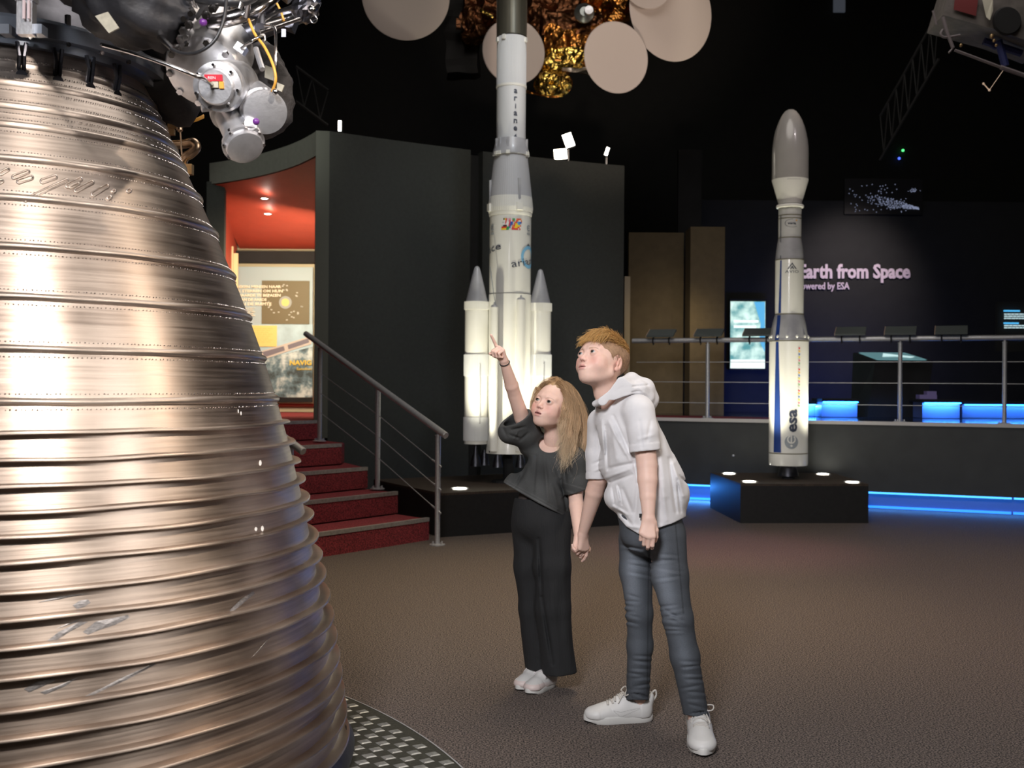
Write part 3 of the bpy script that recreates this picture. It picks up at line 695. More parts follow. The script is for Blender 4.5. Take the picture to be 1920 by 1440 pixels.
# scraped bare patches and paint dots on the skin
def patch_px(pts, off=.0015):
    v = [on_nozzle(x, y, off) for x, y in pts]; c = on_nozzle(sum(p[0] for p in pts) / len(pts), sum(p[1] for p in pts) / len(pts), off + .0006)
    return v + [c], [(i, (i + 1) % len(v), len(v)) for i in range(len(v))]
m_scr1 = mat('scraped_metal', (.50, .49, .50), .42, .85, var=.35, vscale=90, stretch=(1, 1, 3)); m_wdot = mat('white_paint_dot', (.85, .84, .82), .6)
sc = [[(75, 1212), (110, 1185), (150, 1165), (165, 1166), (130, 1185), (100, 1205)], [(155, 1185), (180, 1165), (205, 1160), (240, 1153), (243, 1158), (215, 1172), (190, 1180), (165, 1190)], [(103, 1180), (125, 1170), (150, 1160), (140, 1168)],
      [(136, 1135), (150, 1126), (165, 1124), (170, 1130), (158, 1138), (145, 1142)], [(45, 1292), (70, 1278), (100, 1270), (104, 1276), (80, 1287), (55, 1298)], [(75, 1298), (110, 1285), (150, 1268), (120, 1288), (85, 1302)],
      [(160, 1305), (230, 1270), (290, 1243), (292, 1246), (235, 1276), (165, 1308)], [(430, 1145), (450, 1125), (475, 1108), (478, 1113), (455, 1132), (436, 1148)], [(70, 1130), (110, 1118), (170, 1112), (110, 1124)], [(470, 1235), (490, 1212), (512, 1187), (492, 1214)]]
for q in sc: obj('scratch', patch_px(q), m_scr1, noz)
dots = [(488, 868, 2.6, 5.5), (480, 992, 2.6, 4), (492, 991, 2.8, 5.5), (447, 771, 1, 4), (452, 775, 1, 4), (420, 1150, 1.5, 2)]
for x, y, a, b in dots: obj('paint_dot', patch_px([(x + a * math.cos(t), y + b * math.sin(t)) for t in np.linspace(0, 2 * pi, 9)[:-1]]), m_wdot, noz)
# base ring on the floor
obj('base_ring', lathe([(1.02, 0.02), (Rz(ZB) + .045, .02), (Rz(ZB) + .05, .05), (Rz(ZB) + .03, .085), (Rz(ZB) - .01, .085)], 160, cxyz), m_darkmetal, eng, True, auto=40)
# clips hanging from the flange
ZF = 2.255
obj('flange', lathe([(.44, ZF - .035), (.485, ZF - .035), (.487, ZF - .012), (.515, ZF - .010), (.517, ZF + .032), (.49, ZF + .034), (.487, ZF + .05), (.42, ZF + .05)], 120, cxyz, cap=False), m_bluemetal, eng, True, auto=30)
obj('combustion_chamber', lathe([(.44, ZF + .04), (.42, ZF + .10), (.36, ZF + .16), (.33, ZF + .3), (.34, 3.2)], 80, cxyz), m_darkmetal, eng, True, auto=40)
for k in range(9):
    a = -pi * .5 + (-.46 + k * .20); c, s = math.cos(a), math.sin(a); rad = Vector((c, s, 0)); tn = Vector((-s, c, 0))
    def q(r, z, t=0): return Vector((EC.x, EC.y, z)) + rad * r + tn * t
    clip = join(tube([q(.495, ZF - .03, -.012), q(.50, ZF - .07, -.006), q(.485, ZF - .13, -.007)], .006, 6), tube([q(.495, ZF - .03, .012), q(.50, ZF - .07, .006), q(.485, ZF - .13, .007)], .006, 6), cyl(q(.48, ZF - .125), q(.50, ZF - .125), .016, n=12))
    obj('clip', clip, m_darkmetal if k != 2 else m_chrome, eng)
    b_ = q(.52, ZF + .045, .03)
    obj('flange_bolt', join(cyl(b_ - rad * .03, b_ - rad * .03 + Vector((0, 0, .03)), .009, n=6), cyl(q(.518, ZF - .02, .02), q(.526, ZF - .02, .02), .007, n=8)), m_chrome, eng)
for px in (14, 75):
    obj('flange_bracket', box(P(px, 58, 3.06), (.026, .04, .026)), m_bluemetal, eng)
obj('vertical_strut', join(box(P(50, 15, 3.04), (.042, .03, .15)), box(P(50, -30, 3.04), (.05, .035, .1))), m_alu, eng)
obj('strut_slot', join(box(P(45, 18, 3.015), (.006, .006, .05)), box(P(54, 18, 3.015), (.006, .006, .05))), mat('pink_white', (.75, .62, .66), .5), eng)
# crinkled dark foil tangles under the flange to the right
def crumple(vf, amp, seed=0, fr=9.):
    rng = np.random.default_rng(seed); K = rng.normal(size=(7, 3)) * fr; ph = rng.uniform(0, 6.28, 7); v = np.array([tuple(p) for p in vf[0]]); c = v.mean(0); d = v - c
    d /= np.maximum(np.linalg.norm(d, axis=1, keepdims=True), 1e-6); w = np.zeros(len(v))
    for k in range(7): w += np.abs(np.sin(v @ K[k] + ph[k])) - .6
    return v + d * (w[:, None] * amp), vf[1]
obj('foil_wrap', join(*[crumple(ball(P(x, y, d), r, 18), .006, i, 40) for i, (x, y, d, r) in enumerate([(246, 158, 3.7, .03), (256, 185, 3.75, .03), (262, 172, 3.72, .035), (228, 140, 3.6, .03), (272, 195, 3.8, .025), (205, 132, 3.5, .02)])]), m_darkmetal, eng)
# black insulation covers
def blob(pts, rad, amp=.012, n=40, seed=1, fr=10, sub=8):
    sp = smoothpath(pts, sub); rr = np.interp(np.linspace(0, 1, len(sp)), np.linspace(0, 1, len(rad)), rad)
    v, f = tube(sp, rr, n); v = np.array([tuple(p) for p in v]); rng = np.random.default_rng(seed)
    cen = np.repeat(np.array([tuple(p) for p in sp]), n, 0)[:len(v)]; d = v - cen; d /= np.maximum(np.linalg.norm(d, axis=1, keepdims=True), 1e-6)
    w = np.zeros(len(v))
    for k in range(6):
        K = rng.normal(size=3) * fr * (1 + k * .5); w += (1 - np.abs(np.sin(v @ K + rng.uniform(0, 6)))) ** 2 / (1 + k * .4)
    return v + d * (w * amp)[:, None], f
obj('insulation_cover', blob([P(140, -120, 3.15), P(205, -55, 3.1), P(250, -2, 3.08), P(295, 20, 3.10), P(335, 20, 3.15)], [.12, .125, .115, .090, .05], .020, seed=3, fr=14), m_cloth, eng, True)
obj('insulation_cover', blob([P(330, -80, 3.2), P(322, -20, 3.22), P(310, 30, 3.24)], [.12, .11, .07], .012, seed=5), m_cloth, eng, True)
obj('insulation_cover', blob([P(60, -110, 3.6), P(160, -40, 3.6), P(240, 20, 3.6), P(335, 105, 3.7)], [.10, .12, .10, .07], .012, seed=8), m_cloth, eng, True)
obj('insulation_cover', blob([P(440, 70, 3.55), P(478, 120, 3.52), P(502, 165, 3.5), P(508, 215, 3.5), P(480, 250, 3.55)], [.04, .070, .072, .056, .02], .009, seed=9), m_greycloth, eng, True)
obj('insulation_cover', blob([P(250, 130, 3.7), P(310, 175, 3.75), P(370, 210, 3.8)], [.09, .08, .05], .010, seed=12), m_cloth, eng, True)
def decal(quad, m, name='tape_label'):
    return obj(name, (list(quad) + [p + Vector((0, .006, 0)) for p in quad], [(0, 1, 2, 3), (7, 6, 5, 4), (0, 4, 5, 1), (1, 5, 6, 2), (2, 6, 7, 3), (3, 7, 4, 0)]), m, eng)
decal([P(178, 30, 2.925), P(202, 22, 2.92), P(223, 52, 2.93), P(204, 62, 2.935)], m_paper)
decal([P(497, 122, 3.39), P(514, 128, 3.39), P(512, 151, 3.39), P(496, 145, 3.39)], m_paper)
decal([P(516, 153, 3.40), P(533, 160, 3.40), P(528, 172, 3.40), P(514, 165, 3.40)], m_paper)
# valve block
def q3(x, y, d): return P(x, y, d)
v1 = q3(425, 60, 3.45); v2 = q3(372, 150, 3.18)
ax = (v2 - v1); L1 = ax.length
obj('valve_housing', lathe([(.03, -.02), (.060, .0), (.075, .04), (.078, .10), (.108, .12), (.112, .13), (.112, L1 * .80), (.106, L1 * .84), (.085, L1 * .87), (.05, L1 * .90)], 48, v1, ax), m_alu, eng, True, auto=35)
# bolted flange on the upper housing
fc = v1 + ax.normalized() * .10
vx, vy, vd = frame(ax)
for k in range(10):
    a = 2 * pi * k / 10; pnt = v1 + ax.normalized() * (L1 * .82) + vx * (.095 * math.cos(a)) + vy * (.095 * math.sin(a))
    obj('housing_bolt', cyl(pnt, pnt + ax.normalized() * .022, .010, n=6), m_chrome, eng)
w1 = q3(445, 158, 3.28); w2 = q3(404, 163, 3.03); aw = w2 - w1; Lw = aw.length
obj('valve_cap', lathe([(.05, 0), (.066, .01), (.070, .03), (.070, Lw - .055), (.064, Lw - .045), (.062, Lw - .03), (.064, Lw - .028), (.066, Lw - .02), (.050, Lw - .015), (.048, Lw), (.044, Lw + .003), (.006, Lw + .003)], 56, w1, aw), m_alu, eng, True, auto=30)
wx, wy, wd = frame(aw)
for k in range(7):
    a = 2 * pi * k / 7 + .3; pnt = w2 - aw.normalized() * .018 + wx * (.058 * math.cos(a)) + wy * (.058 * math.sin(a))
    obj('cap_bolt', cyl(pnt, pnt + aw.normalized() * .014, .0045, n=6), m_chrome, eng)
fn = -aw.normalized(); up = Vector((0, 0, 1)); rt = Vector((1, 0, 0))
lc = w2 + aw.normalized() * .007
nw = aw.normalized(); rt2 = (rt - nw * rt.dot(nw)).normalized(); up2 = (up - nw * up.dot(nw) - rt2 * up.dot(rt2)).normalized()
def on_cap(x, z): return lc + rt2 * x + up2 * z + Vector((0, -.002, 0))
decal([on_cap(*p) for p in ((-.026, .032), (.022, .032), (.022, .015), (-.026, .015))], m_red)
decal([on_cap(*p) for p in ((.012, .014), (.024, .014), (.024, -.004), (.012, -.004))], m_yellow)
decal([on_cap(*p) for p in ((-.012, .014), (.010, .014), (.010, -.002), (-.012, -.002))], m_paper)
obj('label_text', on_plane(letters('REN', .007, .020), on_cap(-.006, .0235) + Vector((0, -.0012, 0)), rt2, up2), mat('white_ink', (.8, .8, .8), .6), eng)
c1 = q3(462, 172, 3.32); c2 = q3(492, 196, 3.12); ac = c2 - c1; Lc = ac.length
obj('valve_body', lathe([(.02, 0), (.05, .005), (.062, .02), (.062, Lc - .05), (.056, Lc - .045), (.054, Lc - .02), (.060, Lc - .015), (.060, Lc - .004), (.040, Lc), (.012, Lc + .002)], 48, q3(468, 186, 3.3), ac), m_alu, eng, True, auto=30)
d1 = q3(424, 195, 3.22); d2 = q3(460, 278, 3.10); ad_ = d2 - d1; Ld = ad_.length
obj('actuator_cylinder', lathe([(.045, 0), (.050, .01), (.050, .03), (.056, .032), (.056, .05), (.046, .052), (.044, Ld - .035), (.058, Ld - .032), (.060, Ld - .018), (.052, Ld - .016), (.050, Ld), (.040, Ld + .003), (.004, Ld + .003)], 48, d1, ad_), m_alu, eng, True, auto=30)
dx, dy, dd = frame(ad_)
for k in range(8):
    a = 2 * pi * k / 8 + .2; pnt = d2 - ad_.normalized() * .034 + dx * (.054 * math.cos(a)) + dy * (.054 * math.sin(a))
    obj('flange_bolt', cyl(pnt, pnt + ad_.normalized() * .024, .006, n=6), m_chrome, eng)
obj('side_port', cyl(q3(455, 245, 3.14), q3(470, 232, 3.08), .018), m_alu, eng, True, auto=30)
obj('side_port', cyl(q3(410, 200, 3.16), q3(378, 204, 3.14), .010, n=12), m_alu, eng, True, auto=30)
obj('purple_cap', ball(q3(480, 228, 3.06), .010, 12), m_purple, eng, True)
obj('purple_cap', ball(q3(381, 42, 3.05), .011, 12), m_purple, eng, True)
# upper casting with bolts, big pipe, hoses
obj('upper_casting', lathe([(.02, 0), (.09, .01), (.12, .04), (.10, .09), (.072, .14), (.07, .22)], 40, q3(375, -10, 3.35), q3(400, 110, 3.3) - q3(375, -10, 3.35)), m_alu, eng, True, auto=35)
for k in range(9):
    x, y = [(352, 25), (360, 38), (350, 50), (345, 65), (338, 83), (365, 15), (392, 20), (405, 8), (356, 60)][k]
    obj('hex_bolt', join(cyl(q3(x, y, 3.12), q3(x - 6, y + 8, 3.06), .013, n=6), cyl(q3(x - 6, y + 8, 3.06), q3(x - 8, y + 11, 3.04), .008, n=10)), m_chrome, eng, auto=30)
obj('big_pipe', tube([q3(392, 42, 3.2), q3(430, 35, 3.18), q3(475, 20, 3.2), q3(510, -5, 3.25), q3(530, -40, 3.3)], .022, 20, 8), m_chrome, eng, True)
obj('big_pipe', tube([q3(300, -25, 3.1), q3(360, -4, 3.08), q3(430, 4, 3.06), q3(470, -2, 3.1), q3(500, -30, 3.15)], .013, 16, 8), m_rubber, eng, True)
for cc_ in (cyl(q3(466, 2, 3.10), q3(462, 30, 3.16), .008, n=10), cyl(q3(452, 5, 3.05), q3(449, 16, 3.05), .007, n=10), cyl(q3(355, -5, 3.05), q3(362, 18, 3.1), .014, n=12)): obj('pipe_clamp', cc_, m_chrome, eng, True, auto=40)
obj('black_cable', tube([q3(425, -20, 2.98), q3(421, 30, 2.96), q3(405, 72, 2.95), q3(378, 95, 2.95), q3(348, 101, 2.97), q3(322, 92, 3.0), q3(308, 75, 3.04)], .0048, 8, 8), m_rubber, eng, True)
obj('cable_plug', cyl(q3(298, 66, 3.05), q3(324, 92, 3.0), .011, .008, n=16), m_chrome, eng, True, auto=40)
obj('steel_tube', tube([q3(190, 84, 2.98), q3(245, 98, 2.93), q3(310, 120, 2.92), q3(360, 140, 2.93), q3(382, 148, 2.96), q3(397, 158, 3.02)], .0055, 10, 8), m_chrome, eng, True)
obj('yellow_cable', tube([q3(466, 36, 3.12), q3(478, 64, 3.1), q3(496, 88, 3.08), q3(512, 122, 3.06), q3(517, 150, 3.06), q3(510, 172, 3.08)], .0038, 8, 8), m_yellow, eng, True)
obj('yellow_cable', tube([q3(519, 6, 3.2), q3(526, 20, 3.2), q3(533, 40, 3.2)], .003, 8, 6), m_yellow, eng, True)
obj('steel_tube', tube([q3(496, 48, 3.14), q3(512, 50, 3.12), q3(517, 62, 3.1), q3(517, 110, 3.08), q3(516, 170, 3.1), q3(517, 190, 3.12)], .0045, 8, 6), m_chrome, eng, True)
obj('tube_nut', ball(q3(516, 172, 3.07), .009, 10), m_chrome, eng, True)
obj('actuator_rod', join(cyl(q3(488, 60, 3.15), q3(590, 25, 3.2), .007, n=12), cyl(q3(490, 50, 3.2), q3(595, 20, 3.25), .014, n=14), tube([q3(498, 35, 3.15), q3(520, 22, 3.15), q3(548, 16, 3.15)], .006, 8, 5)), m_chrome, eng, True, auto=40)
obj('actuator_body', join(box(q3(525, 35, 3.3), (.10, .05, .045), M=Matrix.Rotation(.35, 3, 'Y')), cyl(q3(450, 70, 3.35), q3(560, 25, 3.35), .030, n=20), cyl(q3(488, 28, 3.22), q3(488, 52, 3.18), .016, n=16)), m_darkmetal, eng, auto=40)
obj('end_block', join(crumple(ball(q3(572, 18, 3.2), .038, 20), .004, 4, 50), box(q3(583, -8, 3.2), (.05, .04, .05), M=Matrix.Rotation(.5, 3, 'Y'))), m_darkmetal, eng)
obj('end_clip', join(torus(q3(588, 36, 3.12), .010, .002, (.2, 1, .2), 16, 6), ball(q3(584, 18, 3.15), .012, 10)), m_chrome, eng, True)
obj('hanging_tag', box(q3(532, 62, 3.1), (.012, .003, .022)), m_darkmetal, eng)
obj('lever_arm', join(tube([q3(480, 92, 3.1), q3(486, 112, 3.06), q3(492, 130, 3.04)], .008, 8, 4), box(q3(452, 92, 3.14), (.030, .03, .022), M=Matrix.Rotation(.6, 3, 'Y'))), m_alu, eng, True, auto=40)
obj('steel_tube', tube([q3(452, 90, 3.12), q3(468, 80, 3.08), q3(480, 72, 3.08), q3(495, 66, 3.1), q3(497, 78, 3.1)], .004, 8, 5), m_chrome, eng, True)
random.seed(5)
for k in range(26):
    x = random.uniform(400, 590); y = random.uniform(-12, 60) - (x - 400) * .10; d = random.uniform(3.25, 3.6)
    a = q3(x, y, d); b = a + Vector((random.uniform(-.05, .05), random.uniform(-.03, .03), random.uniform(-.03, .03)))
    if (b - a).length < .02: b = a + Vector((.03, 0, .01))
    obj('fitting', cyl(a, b, random.uniform(.006, .022), n=12, bev=.002), random.choice([m_darkmetal, m_chrome, m_bronze, m_darkmetal]), eng, True, auto=40)
# parts seen behind the nozzle's right shoulder
obj('drain_elbow', tube([q3(318, 272, 3.95), q3(345, 270, 3.93), q3(362, 267, 3.92), q3(368, 277, 3.92), q3(358, 288, 3.92), q3(346, 296, 3.92), q3(342, 312, 3.93), q3(348, 345, 3.96)], .0165, 16, 8), m_bronze, eng, True)
obj('bracket_plate', join(box(q3(352, 318, 3.9), (.035, .03, .035)), box(q3(294, 218, 3.95), (.06, .02, .06), M=Matrix.Rotation(.5, 3, 'Y')), box(q3(323, 230, 3.92), (.03, .012, .04)), box(q3(318, 248, 3.92), (.035, .02, .02)), box(q3(306, 212, 3.95), (.012, .02, .12))), m_brass, eng)
obj('cable_bundle', join(*[tube([q3(332 + k * 1.5, 200, 3.9), q3(340 + k * 3, 220, 3.88), q3(360 + k * 2, 228 - k * 1.6, 3.88), q3(382, 220 - k * 1.3, 3.9)], .0035, 6, 6) for k in range(4)]), m_yellow, eng, True)
obj('thin_rod', join(cyl(q3(329, 200, 3.9), q3(330, 232, 3.9), .003, n=6), cyl(q3(338, 240, 3.88), q3(341, 290, 3.88), .003, n=6), cyl(q3(304, 196, 3.9), q3(306, 225, 3.9), .003, n=6), ball(q3(337, 242, 3.88), .012, 10)), m_bronze, eng)

# treadplate under the engine
def treadmat():
    m = bpy.data.materials.new('tread_plate'); m.use_nodes = True; nt = m.node_tree; N = nt.nodes; L = nt.links; b = N['Principled BSDF']
    b.inputs['Base Color'].default_value = (.10, .10, .085, 1); b.inputs['Metallic'].default_value = .8; b.inputs['Roughness'].default_value = .5
    return m
m_tread = mat('tread_plate', (.085, .085, .070), .5, .7, var=.3, vscale=80)
TC = Vector((-2.93, 2.50)); tp = thing('tread_plate', (TC.x, TC.y, 0), 'round chequered metal floor plate with shiny square studs under the ribbed nozzle', 'floor plate')
obj('plate', lathe([(3.0, .0), (3.0, .012), (.01, .012)], 160, (TC.x, TC.y, 0)), m_tread, tp, auto=40)
studs = []; ru = Vector((.80, -.60)); rv = Vector((.60, .80))
ang = math.radians(-58); ru = Vector((math.cos(ang), math.sin(ang))); rv = Vector((-ru.y, ru.x)); S = .066
c0 = Vector((-.55, 3.7))
for i in range(-24, 25):
    for j in range(-20, 26):
        if (i + j) % 2: continue
        c = c0 + ru * (i * S * .72) + rv * (j * S * .72)
        if (c - TC).length > 2.975 or (c - EC).length < 1.13 or c.y < 3.35 or c.x < -1.7: continue
        a = .0200
        v = [c - ru * a - rv * a, c + ru * a - rv * a, c + ru * a + rv * a, c - ru * a + rv * a]; b_ = a * .72
        w = [c - ru * b_ - rv * b_, c + ru * b_ - rv * b_, c + ru * b_ + rv * b_, c - ru * b_ + rv * b_]
        studs.append(([(p.x, p.y, .012) for p in v] + [(p.x, p.y, .0145) for p in w], [(4, 5, 6, 7), (0, 1, 5, 4), (1, 2, 6, 5), (2, 3, 7, 6), (3, 0, 4, 7)]))
s_ = obj('raised_studs', join(*studs), mat('stud_metal', (.36, .36, .34), .4, .6, var=.3, vscale=60), tp); s_['kind'] = 'stuff'
obj('edge_trim', lathe([(3.0, .0), (3.004, .0), (3.004, .0135), (2.998, .0135)], 200, (TC.x, TC.y, 0), cap=False), m_steel, tp)

# =================================================================== slim rocket
m_rw = mat('rocket_white', (.80, .79, .74), .32, var=.03, vscale=5, coat=.3)
m_rg = mat('rocket_grey', (.42, .42, .44), .35, var=.12, vscale=8, coat=.2)
m_seam = mat('seam_line', (.16, .145, .09), .5)
m_navy = mat('navy_ink', (.012, .045, .22), .5); m_ink = mat('dark_ink', (.035, .045, .075), .5); m_lg = mat('logo_grey', (.30, .33, .36), .5)
vx0, vy0 = VC
def vz(py): return P(1480, py, vy0).z
sv = vy0 / F
veg = thing('model_rocket', (vx0, vy0, ZV), 'slim white model rocket with grey nose and blue stripe on a square black podium', 'rocket model')
cv = (vx0, vy0, 0)
def rp(lst): return [(w * sv, vz(y)) for w, y in lst]
obj('fairing', lathe(rp([(33.5, 338), (33.5, 290), (33.2, 278), (31.8, 265), (29.5, 252), (26.3, 240), (22, 228), (16.5, 217), (11.5, 210), (7, 206.5), (.3, 205)]), 72, cv), mat('fairing_grey', (.40, .385, .36), .25, var=.04, vscale=5, coat=.4), veg, True, auto=40)
obj('fairing_cone', lathe(rp([(21, 383), (33.5, 339), (33.6, 337.5)]), 64, cv), m_rw, veg, True, auto=40)
obj('collar', lathe(rp([(21, 386), (22, 391), (25, 390), (25.5, 387), (24, 384.5), (21, 384)]), 64, cv), m_rw, veg, True, auto=40)
obj('upper_stage', lathe(rp([(21, 447), (21, 384)]), 64, cv), mat('stage_grey_white', (.56, .56, .54), .4, var=.05, vscale=8), veg, True, auto=40)
obj('flared_skirt', lathe(rp([(26, 488), (24.6, 470), (21.3, 449), (21.2, 447)]), 64, cv), m_rg, veg, True, auto=40)
obj('middle_stage', lathe(rp([(26, 590), (26, 488)]), 64, cv), m_rw, veg, True, auto=40)
sk = []
for k in range(8): pass
obj('ribbed_skirt', lathe(rp([(35.6, 640), (34.2, 628), (30, 605), (26.3, 591)]), 64, cv), m_rg, veg, True, auto=40)
obj('main_stage', lathe(rp([(35.8, 849), (36, 641)]), 72, cv), m_rw, veg, True, auto=40)
obj('tail_ring', lathe(rp([(34.8, 872), (35.8, 868), (35.8, 850)]), 72, cv), m_rw, veg, True, auto=40)
for w, y in [(21.4, 405), (21.4, 411), (21.5, 447), (26.3, 488), (26.4, 590), (36.3, 640), (36.2, 849)]:
    obj('joint_ring', lathe(rp([(w, y + .8), (w, y - .8)]), 64, cv, cap=False), m_seam, veg)
obj('engine_bell', lathe(rp([(19.5, 892), (17, 880), (13, 872)]), 40, cv), m_darkmetal, veg, True, auto=40)
obj('support_stem', join(cyl((vx0, vy0, ZV), (vx0, vy0, vz(885)), .022), lathe([(.06, ZV), (.055, ZV + .015), (.03, ZV + .02)], 24, cv)), m_black, veg, auto=40)
for k in range(12):
    a = 2 * pi * k / 12 + .18; r0 = 34.5 * sv
    b_ = Vector((vx0 + r0 * math.sin(a), vy0 - r0 * math.cos(a), vz(632)))
    obj('skirt_bolt', ball(b_, .014, 10, (1, 1, 1.2)), m_rw, veg, True)
RM = 36.3 * sv
# blue stripe
def vstrip(y0, y1, a0, a1, b0, b1, rf, n=6, pad=.0015):
    a0, a1, b0, b1 = [k_ - 5.5 for k_ in (a0, a1, b0, b1)]
    V = []; Fs = []
    for i in range(n + 1):
        t = i / n; y = y0 + (y1 - y0) * t; l = a0 + (b0 - a0) * t; r = a1 + (b1 - a1) * t; R = rf(y) * sv + pad
        for k in range(5):
            a = math.asin(max(-1, min(1, (l + (r - l) * k / 4) / rf(y)))); V.append((vx0 + R * math.sin(a), vy0 - R * math.cos(a), vz(y)))
    for i in range(n):
        for k in range(4): Fs.append((i * 5 + k, i * 5 + k + 1, i * 5 + k + 6, i * 5 + k + 5))
    return V, Fs
rfv = lambda y: float(np.interp(y, [205, 338, 340, 383, 384, 447, 488, 488.1, 590, 591, 605, 640, 641, 872], [1, 33.5, 33, 21, 21, 21, 26, 26, 26, 26.5, 30, 35.8, 36, 36]))
obj('blue_stripe', join(vstrip(642, 847, -24, -20, -26, -15, rfv), vstrip(592, 639, -19, -14.5, -25, -19.5, rfv, pad=.003), vstrip(490, 588, -15.5, -13.5, -17.5, -14, rfv)), m_navy, veg)
obj('thin_line', join(vstrip(405, 447, -14, -13, -14, -13, rfv), vstrip(447, 487, -14, -13, -15.5, -14.5, rfv)), m_ink, veg)
# lettering
def vput(name, vf, px, py, m, rot=0., R=None): 
    R = R or rfv(py) * sv + .002
    py = 720 - (720 - py) * (1 - R / vy0); px -= (px - 960) * R / vy0
    a = math.asin((px - 1480) * sv / R); return obj(name, on_cyl(vf, vx0, vy0, R, a, vz(py), rot), m, veg)
vput('agency_letters', letters('esa', 15.5 * sv, 42 * sv, bold=.03), 1489, 789, m_ink, pi / 2)
logo = join(ring2(0, 0, 0, 12.5 * sv, 36))
vput('agency_emblem', logo, 1486, 829, m_lg)
vput('emblem_letter', join(ring2(0, 0, 5.5 * sv, 8 * sv, 24, .3, 5.6), quad2(-5.5 * sv, -1 * sv, 7.5 * sv, 1.4 * sv)), 1486, 824, m_rw, pi / 2, rfv(829) * sv + .004)
vput('emblem_dot', disc2(0, 0, 2.2 * sv, 12), 1486, 836, m_rw, 0, rfv(829) * sv + .004)
vput('maker_mark', join(poly2([(-9 * sv, -5 * sv), (-6.4 * sv, -5 * sv), (0, 4 * sv), (0, 6.5 * sv)]), poly2([(9 * sv, -5 * sv), (0, 6.5 * sv), (0, 4 * sv), (6.4 * sv, -5 * sv)]), poly2([(-4 * sv, -5 * sv), (-1.5 * sv, -5 * sv), (0, -2 * sv), (1.5 * sv, -5 * sv), (4 * sv, -5 * sv), (0, 1 * sv)])), 1485, 499, m_ink)
vput('maker_letters', letters('AVIO', 5 * sv, 26 * sv), 1485, 509, m_ink)
vput('operator_letters', letters('arianespace', 6 * sv, 44 * sv, bold=.03), 1487, 329, m_ink)
vput('operator_letters', letters('SERVICE & SOLUTIONS', 2.4 * sv, 26 * sv), 1488, 334.5, m_ink)
vput('planet_emblem', join(disc2(0, 0, 6.6 * sv, 28), ring2(0, 0, 12 * sv, 13.2 * sv, 30, .1, 3.4, .35)), 1488.5, 315, m_navy, .42)
vput('vega_oval', ring2(0, 0, 13.2 * sv, 14 * sv, 36, 1.5, 5.4, .55), 1485, 418, m_ink)
vput('vega_letters', letters('vega', 5 * sv, 16 * sv, bold=.03), 1484, 419.5, m_ink)
vput('vega_star', disc2(0, 0, 1.5 * sv, 8), 1493, 413, m_yellow)
fc_ = [(.75, .05, .05), (.85, .5, .05), (.1, .2, .5), (.8, .7, .1), (.7, .2, .25), (.25, .45, .2), (.6, .6, .6)]
fm = [mat('flag_ink%d' % i, c, .5) for i, c in enumerate(fc_)]
fl_ = []; mi = []
random.seed(21)
for k in range(20):
    y = 654 + k * 5.6
    q_ = on_cyl(quad2(-1.7 * sv, -1.5 * sv, 1.7 * sv, 1.5 * sv), vx0, vy0, RM + .001, math.asin(10.5 / 36.3), vz(y)); fl_.append(withmat(q_, k % 7))
obj('flag_column', join(*fl_), fm, veg)

# =================================================================== large rocket
ax0, ay0 = AC; sa = ay0 / F
def az(py): return P(955, py, ay0).z
ar = thing('model_rocket', (ax0, ay0, ZV), 'large white model rocket with tall boosters and coloured flags, standing before the curved wall', 'rocket model')
ca_ = (ax0, ay0, 0)
def ra(l): return [(w * sa, az(y)) for w, y in l]
m_olive = mat('olive_metal', (.14, .13, .10), .35, .6, var=.3, vscale=4, stretch=(14, 14, .2))
m_rib = mat('ribbed_white', (.66, .67, .68), .45)
obj('upper_body', lathe(ra([(28.5, 70), (28.8, 30), (28.6, -60), (40, -120), (40, -330), (30, -380), (14, -430), (1, -450)]), 72, ca_), m_olive, ar, True, auto=40)
def corrug(l, n=72, depth=.5):
    V = []; Fs = []; m = n * 2
    for w, y in l:
        for i in range(m):
            a = 2 * pi * i / m; r = (w + (depth if i % 2 else 0)) * sa; V.append((ax0 + r * math.sin(a), ay0 - r * math.cos(a), az(y)))
    for j in range(len(l) - 1):
        for i in range(m): Fs.append((j * m + i, (j + 1) * m + i, (j + 1) * m + (i + 1) % m, j * m + (i + 1) % m))
    Fs.append(tuple(range(m)))
    Fs = [f[::-1] for f in Fs]
    return V, Fs
obj('ribbed_stage', corrug([(27.5, 164), (27.3, 72)]), m_rib, ar)
obj('joint_ring', lathe(ra([(28.6, 166), (28.8, 162)]), 64, ca_), m_rw, ar)
obj('second_stage', lathe(ra([(27.2, 268), (27.4, 165)]), 72, ca_), m_rib, ar, True, auto=40)
obj('flare_ring', lathe(ra([(34.5, 293), (34.5, 289), (31, 275), (28, 262)]), 64, ca_), m_rg, ar, True, auto=40)
obj('interstage_cone', corrug([(40, 372), (31, 293)], 60, .3), mat('cone_grey', (.50, .50, .52), .45), ar)
obj('stage_ring', corrug([(41, 400), (42, 392), (40, 371)], 60, .4), m_rw, ar)
obj('white_band', lathe(ra([(39.5, 407), (40.5, 404), (40.5, 399)]), 64, ca_), m_rw, ar, True, auto=40)
obj('main_stage', lathe(ra([(38.8, 552), (38.8, 406)]), 80, ca_), m_rw, ar, True, auto=40)
obj('lower_stage', lathe(ra([(40, 812), (39.6, 553)]), 80, ca_), m_rw, ar, True, auto=40)
def afix(name, pxoff, py, w, h, d, m, R):
    a = math.asin(max(-1, min(1, pxoff / R))); c = (ax0 + R * sa * math.sin(a), ay0 - R * sa * math.cos(a), az(py))
    return obj(name, box(c, (w * sa, d * sa, h * sa), a), m, ar)
for xo, py in [(-26, 78), (-14, 76), (26, 78)]: afix('small_thruster', xo, py, 6, 8, 5, m_rw, 28.5)
for xo in (-27, -21, -5, 30): afix('separation_fin', xo, 276, 4, 26, 3, m_rg, 31); afix('separation_foot', xo, 291, 7, 6, 5, m_rw, 34)
